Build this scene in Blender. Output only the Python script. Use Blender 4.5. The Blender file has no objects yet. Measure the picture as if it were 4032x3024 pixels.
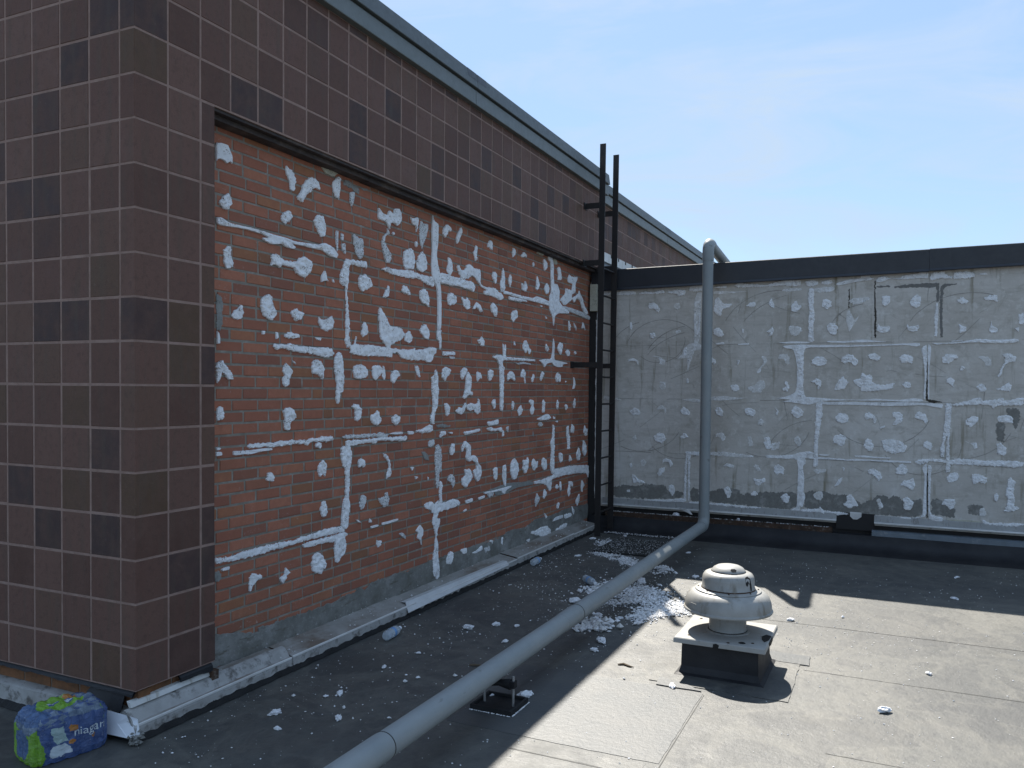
import bpy, bmesh, math, random
from mathutils import Vector, Matrix, noise
from mathutils.geometry import delaunay_2d_cdt
R = math.radians
sc = bpy.context.scene
col = sc.collection

# ------------------------------------------------------------------ camera
cam_d = bpy.data.cameras.new('camera'); cam_o = bpy.data.objects.new('camera', cam_d)
col.objects.link(cam_o); sc.camera = cam_o
yaw, pit, rol = 0.43917, -0.02382, 0.00883
CAM = Vector((-2.65418, -3.15771, 1.62361))
fw = Vector((math.cos(yaw)*math.cos(pit), math.sin(yaw)*math.cos(pit), math.sin(pit)))
rt = Vector((math.sin(yaw), -math.cos(yaw), 0)); up = rt.cross(fw)
rt2 = math.cos(rol)*rt + math.sin(rol)*up; up2 = -math.sin(rol)*rt + math.cos(rol)*up
M = Matrix((rt2, up2, -fw)).transposed().to_4x4(); M.translation = CAM
cam_o.matrix_world = M
cam_d.sensor_width = 36; cam_d.lens = 3214.885/4032*36; cam_d.shift_y = 98.29/4032
cam_d.clip_start = 0.05; cam_d.clip_end = 2000

# ------------------------------------------------------------------ sky, sun, exposure
S = Vector((0.70, 0.377, 1.0)).normalized()
el = math.asin(S.z); az = math.atan2(S.x, S.y)
w = bpy.data.worlds.new('World'); sc.world = w; w.use_nodes = True
nt = w.node_tree; nt.nodes.clear()
def N(nt, t, **k):
    n = nt.nodes.new(t)
    for a, b in k.items():
        if a == 'inp':
            for i, v in b.items(): n.inputs[i].default_value = v
        else: setattr(n, a, b)
    return n
sky = N(nt, 'ShaderNodeTexSky', sky_type='NISHITA', sun_disc=False, sun_elevation=el, sun_rotation=az,
        altitude=100, air_density=1.0, dust_density=0.35, ozone_density=1.2)
tc = N(nt, 'ShaderNodeTexCoord')
mp = N(nt, 'ShaderNodeMapping', inp={'Scale': (2.2, 2.2, 9.0), 'Rotation': (0.1, 0.15, 0.4)})
nz = N(nt, 'ShaderNodeTexNoise', inp={'Scale': 1.6, 'Detail': 6.0, 'Roughness': 0.6, 'Distortion': 0.8})
rp = N(nt, 'ShaderNodeMapRange', inp={1: 0.44, 2: 0.70, 3: 0.0, 4: 0.9})
mx = N(nt, 'ShaderNodeMix', data_type='RGBA'); mx.inputs[7].default_value = (2.6, 3.25, 4.1, 1)
bg = N(nt, 'ShaderNodeBackground', inp={'Strength': 0.10})
wo = N(nt, 'ShaderNodeOutputWorld')
L_ = nt.links.new
L_(tc.outputs['Generated'], mp.inputs['Vector']); L_(mp.outputs[0], nz.inputs['Vector'])
L_(nz.outputs['Fac'], rp.inputs[0]); L_(rp.outputs[0], mx.inputs[0])
veil = N(nt, 'ShaderNodeMix', data_type='RGBA'); veil.inputs[0].default_value = .72; veil.inputs[7].default_value = (1.70, 2.52, 3.85, 1)
L_(sky.outputs[0], veil.inputs[6]); L_(veil.outputs[2], mx.inputs[6])
L_(mx.outputs[2], bg.inputs[0]); L_(bg.outputs[0], wo.inputs[0])
sun_d = bpy.data.lights.new('sun', 'SUN'); sun_d.energy = 5.0; sun_d.angle = R(0.53); sun_d.color = (1, .95, .87)
sun_o = bpy.data.objects.new('sun', sun_d); col.objects.link(sun_o)
sun_o.rotation_euler = S.to_track_quat('Z', 'Y').to_euler(); sun_o.location = (5, 3, 12)
vs = sc.view_settings; vs.view_transform = 'Standard'; vs.look = 'None'; vs.exposure = 1.2; vs.gamma = 1
vs.use_curve_mapping = False

# ------------------------------------------------------------------ materials
def lin(r, g, b):
    f = lambda c: ((c/255+.055)/1.055)**2.4 if c > 10 else c/255/12.92
    return (f(r), f(g), f(b), 1)
class Mt:
    """Small node helper around one Principled material."""
    def __init__(s, name, rough=.8, metal=0., spec=.3):
        s.m = bpy.data.materials.new(name); s.m.use_nodes = True; s.t = s.m.node_tree
        s.b = s.t.nodes['Principled BSDF']
        s.b.inputs['Roughness'].default_value = rough; s.b.inputs['Metallic'].default_value = metal
        s.b.inputs['Specular IOR Level'].default_value = spec
        s.co = N(s.t, 'ShaderNodeTexCoord').outputs['Object']; s.h = None
    def l(s, a, b): s.t.links.new(a, b)
    def noise(s, scale, detail=4., rough=.6, vec=None, dist=0., sc3=None):
        n = N(s.t, 'ShaderNodeTexNoise', inp={'Scale': scale, 'Detail': detail, 'Roughness': rough, 'Distortion': dist})
        v = vec or s.co
        if sc3:
            m = N(s.t, 'ShaderNodeMapping', inp={'Scale': sc3}); s.l(v, m.inputs[0]); v = m.outputs[0]
        s.l(v, n.inputs['Vector']); return n.outputs['Fac']
    def rng(s, x, a, b, c=0., d=1.):
        n = N(s.t, 'ShaderNodeMapRange', inp={1: a, 2: b, 3: c, 4: d}); s.l(x, n.inputs[0]); return n.outputs[0]
    def math(s, op, a, b=0.):
        n = N(s.t, 'ShaderNodeMath', operation=op)
        for i, v in enumerate((a, b)):
            if isinstance(v, (int, float)): n.inputs[i].default_value = v
            else: s.l(v, n.inputs[i])
        return n.outputs[0]
    def ramp(s, x, stops):
        n = N(s.t, 'ShaderNodeValToRGB'); e = n.color_ramp.elements
        while len(e) < len(stops): e.new(.5)
        for q, (p, c) in zip(e, stops): q.position = p; q.color = c
        s.l(x, n.inputs[0]); return n.outputs[0]
    def mix(s, f, a, b, mode='MIX'):
        n = N(s.t, 'ShaderNodeMix', data_type='RGBA', blend_type=mode)
        for i, v in ((0, f), (6, a), (7, b)):
            if isinstance(v, (int, float)): n.inputs[i].default_value = v
            elif isinstance(v, tuple): n.inputs[i].default_value = v
            else: s.l(v, n.inputs[i])
        return n.outputs[2]
    def rnd(s):
        a = N(s.t, 'ShaderNodeObjectInfo').outputs['Random']; b = N(s.t, 'ShaderNodeNewGeometry').outputs['Random Per Island']
        return s.math('FRACT', s.math('ADD', s.math('MULTIPLY', a, 7.31), s.math('MULTIPLY', b, 3.77)))
    def pos(s): return N(s.t, 'ShaderNodeNewGeometry').outputs['Position']
    def color(s, c):
        if isinstance(c, tuple): s.b.inputs['Base Color'].default_value = c
        else: s.l(c, s.b.inputs['Base Color'])
        return s
    def rough(s, x): s.l(x, s.b.inputs['Roughness']); return s
    def bump(s, h, dist=.003, strength=1.):
        n = N(s.t, 'ShaderNodeBump', inp={'Strength': strength, 'Distance': dist}); s.l(h, n.inputs['Height'])
        s.l(n.outputs[0], s.b.inputs['Normal']); return s
MT = {}
def c3(r, g, b): return (r, g, b, 1)
def materials():
    # glazed dark brown tile: each tile its own tone
    m = Mt('tile', .62, spec=.12); p = m.pos(); r = m.rnd()
    base = m.ramp(r, [(0, c3(.066, .044, .041)), (.12, c3(.078, .051, .047)), (.20, c3(.108, .059, .045)), (.5, c3(.137, .075, .058)), (.82, c3(.162, .092, .071)), (1, c3(.110, .068, .044))])
    cl = m.noise(9, 5, .65, p); base = m.mix(m.rng(cl, .40, .72, 0, .6), base, c3(.150, .090, .070))
    base = m.mix(m.rng(m.noise(28, 6, .75, p), .5, .7, 0, .5), base, c3(.075, .046, .038))
    base = m.mix(m.rng(m.noise(3.5, 3, .5, p, sc3=(6, 6, .6)), .5, .75, 0, .45), base, c3(.10, .082, .062))
    sp = m.noise(260, 2, .6, p); base = m.mix(m.rng(sp, .60, .72, 0, .55), base, c3(.035, .03, .03))
    base = m.mix(m.rng(m.noise(55, 4, .7, p), .60, .8, 0, .4), base, c3(.2, .155, .135))
    m.color(base).bump(m.noise(140, 4, .7, p), .0012); m.rough(m.rng(cl, .3, .7, .5, .75)); MT['tile'] = m.m
    m = Mt('grout', .9, spec=.1); p = m.pos()
    m.color(m.ramp(m.noise(14, 5, .7, p), [(.3, c3(.23, .155, .125)), (.55, c3(.30, .205, .168)), (.8, c3(.34, .25, .21))])).bump(m.noise(120, 4, .7, p), .002); MT['grout'] = m.m
    # red brick with lime smears
    m = Mt('brick', .88, spec=.1); p = m.pos(); r = m.rnd()
    base = m.ramp(r, [(0, c3(.255, .115, .082)), (.25, c3(.335, .136, .088)), (.55, c3(.385, .156, .098)), (.8, c3(.44, .182, .115)), (.94, c3(.355, .162, .085)), (1, c3(.255, .130, .075))])
    base = m.mix(m.rng(m.noise(22, 5, .65, p), .3, .75, 0, .6), base, c3(.27, .115, .076))
    base = m.mix(m.rng(m.noise(2.2, 4, .6, p), .5, .72, 0, .4), base, c3(.215, .115, .07))
    sm = m.math('MULTIPLY', m.rng(m.noise(60, 6, .75, p, dist=1.2), .58, .70), m.rng(m.noise(4, 3, .6, p), .48, .62))
    base = m.mix(m.math('MULTIPLY', sm, .75), base, c3(.48, .42, .38))
    base = m.mix(m.rng(m.noise(380, 2, .6, p), .62, .72, 0, .6), base, c3(.10, .05, .04))
    m.color(base).bump(m.noise(170, 5, .75, p), .0022); MT['brick'] = m.m
    m = Mt('mortar', .95, spec=.1); p = m.pos()
    m.color(m.ramp(m.noise(18, 6, .7, p), [(.3, c3(.20, .175, .14)), (.55, c3(.27, .245, .205)), (.75, c3(.37, .35, .31))])).bump(m.noise(150, 5, .75, p), .004); MT['mortar'] = m.m
    m = Mt('plinth_brick', .85); p = m.pos()
    m.color(m.mix(m.rng(m.noise(18, 5, .7, p), .4, .7), c3(.22, .10, .045), c3(.12, .065, .035))).bump(m.noise(120, 4, .7, p), .002); MT['plinth'] = m.m
    # adhesive foam mortar
    def adh(name, a, b, pits=0., pc=c3(.12, .105, .09), bd=.006, mot=None):
        m = Mt(name, .92, spec=.2); p = m.pos()
        c = m.mix(m.rng(m.noise(30, 5, .7, p), .3, .7), a, b)
        c = m.mix(m.rng(m.noise(7, 4, .6, p), .55, .8, 0, .35), c, tuple(x*.72 for x in a[:3])+(1,))
        if mot: c = m.mix(m.rng(m.noise(mot[0], 5, .7, p), mot[1]-.05, mot[1]+.05, 0, mot[3]), c, mot[2])
        c = m.mix(m.rng(m.noise(120, 4, .75, p), .56, .72, 0, .35), c, tuple(x*.6 for x in a[:3])+(1,))
        if pits:
            v = N(m.t, 'ShaderNodeTexVoronoi', feature='F1', inp={'Scale': 95.}); m.l(p, v.inputs['Vector'])
            k = m.math('MULTIPLY', m.rng(v.outputs['Distance'], .42, .22), m.rng(m.noise(16, 3, .6, p), .62-pits*.3, .70-pits*.3))
            c = m.mix(k, c, pc)
        m.color(c).bump(m.noise(75, 6, .75, p, dist=.5), bd); MT[name] = m.m
    adh('adh_w', c3(.90, .90, .90), c3(.74, .74, .74), .34, c3(.22, .17, .14), mot=(8, .62, c3(.58, .57, .55), .6))
    adh('adh_p', c3(.74, .74, .74), c3(.55, .55, .54), .75)
    adh('adh_g', c3(.30, .30, .28), c3(.22, .22, .20), .3, bd=.004)
    adh('adh_y', c3(.55, .53, .43), c3(.42, .41, .33), .3)
    adh('adh_f', c3(.72, .71, .69), c3(.52, .50, .46), .25, c3(.2, .19, .18), bd=.004, mot=(14, .56, c3(.82, .82, .82), .9))
    adh('adh_c', c3(.86, .86, .86), c3(.72, .72, .71), .2, c3(.25, .24, .23), mot=(17, .55, c3(.60, .58, .55), .6))
    adh('adh_d', c3(.19, .185, .175), c3(.15, .145, .13), bd=.002)
    adh('adh_m', c3(.235, .23, .21), c3(.165, .155, .135), bd=.002, mot=(9, .58, c3(.36, .35, .32), .6))
    adh('adh_k', c3(.075, .065, .05), c3(.035, .03, .026), bd=.002)
    m = Mt('parge', .95); p = m.pos()
    c = m.ramp(m.noise(5, 6, .7, p), [(.3, c3(.13, .125, .105)), (.5, c3(.20, .195, .175)), (.7, c3(.31, .305, .285))])
    c = m.mix(m.rng(m.noise(40, 6, .8, p), .60, .70, 0, .8), c, c3(.55, .56, .57))
    c = m.mix(m.rng(m.noise(9, 5, .7, p, sc3=(.6, 1, 2.5)), .56, .68, 0, .8), c, c3(.10, .085, .06))
    m.color(c).bump(m.noise(60, 6, .8, p), .006); MT['parge'] = m.m
    # cement coated wall on the right
    m = Mt('cement_wall', .9, spec=.15); p = m.pos()
    c = m.ramp(m.noise(1.3, 5, .6, p), [(.3, c3(.43, .395, .345)), (.5, c3(.51, .475, .425)), (.7, c3(.59, .56, .515))])
    c = m.mix(m.rng(m.noise(3, 5, .65, p, sc3=(1, 1.2, 7)), .5, .75, 0, .6), c, c3(.34, .31, .26))
    c = m.mix(m.rng(m.noise(2.6, 4, .6, p, sc3=(1, 5, .45)), .58, .74, 0, .85), c, c3(.20, .175, .115))
    c = m.mix(m.rng(m.noise(11, 6, .75, p), .52, .68, 0, .6), c, c3(.66, .64, .60))
    c = m.mix(m.rng(m.noise(6, 6, .75, p, dist=1.), .54, .66, 0, .55), c, c3(.33, .30, .25))
    c = m.mix(m.rng(m.noise(45, 5, .8, p, sc3=(1, 1, 3)), .63, .74, 0, .6), c, c3(.25, .23, .19))
    m.color(c).bump(m.noise(40, 6, .7, p), .003); MT['cement'] = m.m
    m = Mt('scratch', .95); m.color(c3(.29, .27, .24)); MT['scratch'] = m.m
    # metals
    def metal(name, a, b, rough, met=0., sc=6., dirt=None, dc=None, sp=.5):
        m = Mt(name, rough, met, sp); p = m.pos()
        c = m.mix(m.rng(m.noise(sc, 5, .65, p), .3, .7), a, b)
        if dirt: c = m.mix(m.rng(m.noise(dirt[0], 6, .7, p, sc3=dirt[3] if len(dirt) > 3 else None), dirt[1], dirt[2], 0, .9), c, dc)
        m.color(c).rough(m.rng(m.noise(30, 4, .6, p), .3, .7, rough-.08, rough+.1)).bump(m.noise(5, 3, .5, p), .002, .5); MT[name] = m.m
    metal('coping', c3(.122, .138, .132), c3(.136, .152, .145), .5)
    metal('coping_shaded', c3(.078, .090, .088), c3(.090, .102, .10), .5)  # darker coping copy for the cover: weaker ground light put into the colour
    metal('splice', c3(.06, .068, .075), c3(.075, .08, .09), .55)
    metal('cap_black', c3(.017, .019, .024), c3(.024, .026, .032), .42)
    metal('flash', c3(.33, .315, .29), c3(.23, .215, .19), .6, 0, 7, (5, .48, .64, (.5, 1, 1)), c3(.16, .12, .09), .25)
    metal('flash_face', c3(.40, .39, .37), c3(.28, .27, .25), .6, 0, 9, (14, .52, .66), c3(.09, .08, .07), .25)
    metal('flash_clean', c3(.56, .56, .55), c3(.46, .46, .45), .5, 0, 6)
    metal('flash_grey', c3(.36, .36, .35), c3(.27, .265, .25), .55, 0, 4, (9, .54, .70, (1, 3, .8)), c3(.12, .10, .085))
    metal('flash_lip', c3(.68, .67, .64), c3(.5, .48, .45), .5, 0, 5)  # bright metal for painted lip highlights and for foil scraps
    metal('rusty', c3(.09, .05, .032), c3(.035, .026, .02), .85, 0, 14, (30, .55, .72), c3(.22, .19, .16), .2)
    metal('ladder', c3(.016, .015, .015), c3(.026, .022, .020), .6, 0, 5, (9, .60, .74), c3(.075, .045, .028), .35)
    metal('pvc', c3(.215, .238, .24), c3(.265, .28, .275), .5, 0, 3, (16, .62, .74, (.35, 1, 1)), c3(.12, .115, .105), .35)
    metal('lintel', c3(.035, .030, .030), c3(.06, .045, .038), .7, 0, 10, (4, .5, .7), c3(.13, .10, .08), .3)
    metal('stand', c3(.010, .010, .011), c3(.018, .018, .018), .7, 0, 20, None, None, .3)
    metal('rod', c3(.35, .35, .34), c3(.22, .21, .2), .5, .4, 20)
    metal('fan', c3(.33, .325, .305), c3(.25, .245, .225), .5, 0, 9, (9, .54, .70, (1, 1, .35)), c3(.135, .11, .075), .4)
    metal('fan_plate', c3(.33, .325, .305), c3(.28, .272, .25), .6, 0, 9, (20, .6, .74), c3(.16, .14, .11), .3)
    metal('tar', c3(.010, .010, .010), c3(.016, .015, .014), .7, 0, 30, None, None, .3)
    metal('strip_blue', c3(.17, .20, .225), c3(.12, .14, .155), .5, 0, 5, (12, .56, .7), c3(.30, .30, .29))
    metal('white_flash', c3(.66, .66, .63), c3(.52, .51, .47), .6, 0, 5, (5, .55, .7, (5, 1, .7)), c3(.32, .29, .22))
    metal('wood', c3(.20, .14, .09), c3(.12, .08, .05), .9, 0, 30)
    # roofing membrane
    m = Mt('membrane', .55, spec=.6); p = m.pos()
    c = m.ramp(m.noise(.9, 6, .62, p), [(.36, c3(.048, .050, .047)), (.5, c3(.070, .070, .063)), (.64, c3(.098, .095, .082))])
    c = m.mix(m.rng(m.noise(5, 6, .7, p, sc3=(1, 2.2, 1)), .48, .72, 0, .55), c, c3(.112, .109, .095))
    c = m.mix(m.rng(m.noise(13, 6, .72, p), .50, .72, 0, .7), c, c3(.028, .029, .031))
    c = m.mix(m.rng(m.noise(2.1, 5, .7, p, dist=1.), .60, .78, 0, .5), c, c3(.125, .112, .086))
    for sc_, th_, seedv in ((1.1, .50, 3.), (2.3, .55, 8.)):
        w_ = m.noise(sc_, 4, .55, p, dist=.6); rg = m.rng(m.math('ABSOLUTE', m.math('SUBTRACT', w_, th_)), .0, .030, .28, 0.)
        c = m.mix(rg, c, c3(.125, .118, .10)); c = m.mix(m.rng(w_, th_, th_+.05, 0, .35), c, c3(.036, .037, .037))
    c = m.mix(m.rng(m.noise(190, 3, .7, p), .66, .78, 0, .5), c, c3(.26, .25, .23))
    m.color(c).bump(m.noise(24, 6, .7, p), .004).rough(m.rng(m.noise(6, 4, .6, p), .3, .7, .50, .66)); MT['membrane'] = m.m
    m = Mt('membrane_new', .55, spec=.6); p = m.pos()
    m.color(m.mix(m.rng(m.noise(4, 5, .6, p), .35, .7), c3(.050, .055, .056), c3(.074, .074, .069))).bump(m.noise(30, 5, .7, p), .003); MT['patch'] = m.m
    m = Mt('membrane_black', .6, spec=.35); p = m.pos()
    m.color(m.mix(m.rng(m.noise(3, 5, .65, p), .4, .75), c3(.011, .011, .013), c3(.030, .030, .031))).bump(m.noise(7, 4, .6, p), .006); MT['black_mem'] = m.m
    m = Mt('seam', .8); m.color(c3(.042, .041, .037)); MT['seam'] = m.m
    m = Mt('seam_faint', .7); m.color(c3(.056, .055, .05)); MT['seam_faint'] = m.m
    m = Mt('dark_core', .9); m.color(c3(.03, .028, .027)); MT['core'] = m.m
    m = Mt('crumb', .95, spec=.2); p = m.pos()
    m.color(m.mix(m.rnd(), c3(.78, .78, .79), c3(.55, .54, .51))).bump(m.noise(90, 4, .7, p), .003); MT['crumb'] = m.m
    m = Mt('chunk', .95, spec=.2); p = m.pos()
    m.color(m.mix(m.rng(m.noise(40, 5, .7, p), .3, .75), c3(.80, .80, .81), c3(.58, .58, .58))).bump(m.noise(110, 5, .75, p), .005); MT['chunk'] = m.m
    # plastics
    for nm, cc, tr in (('bottle', c3(.72, .78, .82), .62), ('film_clear', c3(.55, .66, .78), .35)):
        m = Mt(nm, .12 if nm == 'bottle' else .25, spec=.5); m.color(cc); m.b.inputs['Transmission Weight'].default_value = tr
        m.b.inputs['IOR'].default_value = 1.12; p = m.pos(); m.bump(m.noise(30, 3, .6, p), .006); MT[nm] = m.m
    for nm, a, b in (('film_blue', c3(.035, .065, .18), c3(.075, .13, .30)), ('film_lblue', c3(.05, .10, .22), c3(.09, .16, .30)), ('film_green', c3(.15, .33, .02), c3(.23, .44, .04)),
                     ('film_haze', c3(.08, .12, .19), c3(.22, .28, .34)), ('film_orange', c3(.42, .17, .03), c3(.5, .2, .04)), ('film_white', c3(.62, .66, .70), c3(.5, .58, .6)),
                     ('film_teal', c3(.32, .45, .42), c3(.45, .55, .52)), ('ink', c3(.03, .05, .06), c3(.05, .07, .08))):
        m = Mt(nm, .16, spec=.7); p = m.pos(); cc_ = m.mix(m.rng(m.noise(25, 4, .6, p), .35, .7), a, b); cc_ = m.mix(m.rng(m.noise(42, 5, .7, p, dist=1.5), .60, .70, 0, .45), cc_, c3(.45, .5, .55)); m.color(cc_).bump(m.noise(30, 5, .7, p, dist=1.2), .014); MT[nm] = m.m
    m = Mt('label_blue', .4); m.color(c3(.16, .30, .52)); MT['label_blue'] = m.m
    m = Mt('cap_white', .4); m.color(c3(.75, .77, .8)); MT['cap_white'] = m.m
    m = Mt('leaf', .9); m.color(c3(.10, .075, .05)); MT['leaf'] = m.m
materials()

# ------------------------------------------------------------------ mesh helpers
class MB:
    def __init__(s): s.v = []; s.f = []; s.mi = []
    def face(s, idx, mi=0): s.f.append(idx); s.mi.append(mi)
    def box(s, x0, x1, y0, y1, z0, z1, mi=0):
        n = len(s.v); s.v += [(x0,y0,z0),(x1,y0,z0),(x1,y1,z0),(x0,y1,z0),(x0,y0,z1),(x1,y0,z1),(x1,y1,z1),(x0,y1,z1)]
        for q in ((0,3,2,1),(4,5,6,7),(0,1,5,4),(1,2,6,5),(2,3,7,6),(3,0,4,7)): s.face([n+i for i in q], mi)
        return s
    def bev(s, x0, x1, y0, y1, z0, z1, b, axis='y-', mi=0):
        """Box whose one face (towards -y or -x) has a small chamfer; jittered corners stay with the caller."""
        if axis == 'y-':
            o = [(x0,y1,z0),(x1,y1,z0),(x1,y1,z1),(x0,y1,z1)]; e = [(x0,y0+b,z0),(x1,y0+b,z0),(x1,y0+b,z1),(x0,y0+b,z1)]
            f = [(x0+b,y0,z0+b),(x1-b,y0,z0+b),(x1-b,y0,z1-b),(x0+b,y0,z1-b)]
        else:
            o = [(x1,y1,z0),(x1,y0,z0),(x1,y0,z1),(x1,y1,z1)]; e = [(x0+b,y1,z0),(x0+b,y0,z0),(x0+b,y0,z1),(x0+b,y1,z1)]
            f = [(x0,y1-b,z0+b),(x0,y0+b,z0+b),(x0,y0+b,z1-b),(x0,y1-b,z1-b)]
        n = len(s.v); s.v += o+e+f
        for k in range(4):
            j = (k+1) % 4
            s.face([n+k, n+j, n+4+j, n+4+k], mi); s.face([n+4+k, n+4+j, n+8+j, n+8+k], mi)
        s.face([n+8, n+9, n+10, n+11], mi); return s
    def sweep(s, prof, path_axis, ts, mi=0, close=False, jit=None):
        """Profile points (2-D) carried along x or y at stations ts."""
        n = len(s.v); k = len(prof)
        for t in ts:
            for i, (a, z) in enumerate(prof):
                da, dz = jit(t, i) if jit else (0, 0)
                s.v.append((t, a+da, z+dz) if path_axis == 'x' else (a+da, t, z+dz))
        for i in range(len(ts)-1):
            for j in range(k if close else k-1):
                j2 = (j+1) % k; s.face([n+i*k+j, n+i*k+j2, n+(i+1)*k+j2, n+(i+1)*k+j], mi)
        if close: s.face([n+j for j in range(k)][::-1], mi); s.face([n+(len(ts)-1)*k+j for j in range(k)], mi)
        return s
    def lathe(s, prof, c=(0, 0), seg=48, mi=0):
        n = len(s.v); k = len(prof)
        for i in range(seg):
            a = 2*math.pi*i/seg
            for r, z in prof: s.v.append((c[0]+r*math.cos(a), c[1]+r*math.sin(a), z))
        for i in range(seg):
            i2 = (i+1) % seg
            for j in range(k-1): s.face([n+i*k+j, n+i2*k+j, n+i2*k+j+1, n+i*k+j+1], mi)
        return s
    def tube(s, pts, r, seg=24, mi=0, caps=True):
        pts = [Vector(p) for p in pts]; n = len(s.v); fr = None
        for i, p in enumerate(pts):
            d = (pts[min(i+1, len(pts)-1)]-pts[max(i-1, 0)]).normalized()
            if fr is None:
                a = Vector((0, 0, 1)) if abs(d.z) < .9 else Vector((0, 1, 0)); fr = (a-d*a.dot(d)).normalized()
            else: fr = (fr-d*fr.dot(d)).normalized()
            b = d.cross(fr); rr = r[i] if isinstance(r, (list, tuple)) else r
            for k in range(seg):
                t = 2*math.pi*k/seg; s.v.append(tuple(p+(fr*math.cos(t)+b*math.sin(t))*rr))
        for i in range(len(pts)-1):
            for k in range(seg):
                k2 = (k+1) % seg; s.face([n+i*seg+k, n+i*seg+k2, n+(i+1)*seg+k2, n+(i+1)*seg+k], mi)
        if caps: s.face([n+k for k in range(seg)][::-1], mi); s.face([n+(len(pts)-1)*seg+k for k in range(seg)], mi)
        return s
    def mesh(s, name, mats, smooth=False):
        me = bpy.data.meshes.new(name); me.from_pydata(s.v, [], s.f)
        for m in (mats if isinstance(mats, (list, tuple)) else [mats]): me.materials.append(MT[m])
        me.polygons.foreach_set('material_index', s.mi)
        me.update()
        if smooth: me.shade_smooth() if smooth is True else me.shade_smooth(); 
        return me
    def obj(s, name, mats, parent=None, smooth=False):
        me = s.mesh(name, mats, bool(smooth))
        o = link(name, me, parent)
        if smooth not in (False, True):
            me.set_sharp_from_angle(angle=R(smooth))
        return o
def link(name, me, parent=None, loc=None):
    o = bpy.data.objects.new(name, me); col.objects.link(o)
    if parent:
        o.parent = parent; o.matrix_parent_inverse = Matrix.Translation(-parent.location)
    if loc: o.location = loc
    return o
def tag(o, label=None, cat=None, group=None, kind=None):
    for k, v in (('label', label), ('category', cat), ('group', group), ('kind', kind)):
        if v: o[k] = v
    return o
def thing(name, loc, label, cat, group=None):
    o = bpy.data.objects.new(name, None); col.objects.link(o); o.location = loc; o.empty_display_size = .1
    bpy.context.view_layer.update() if False else None
    return tag(o, label, cat, group)
rng = random.Random(7)

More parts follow.
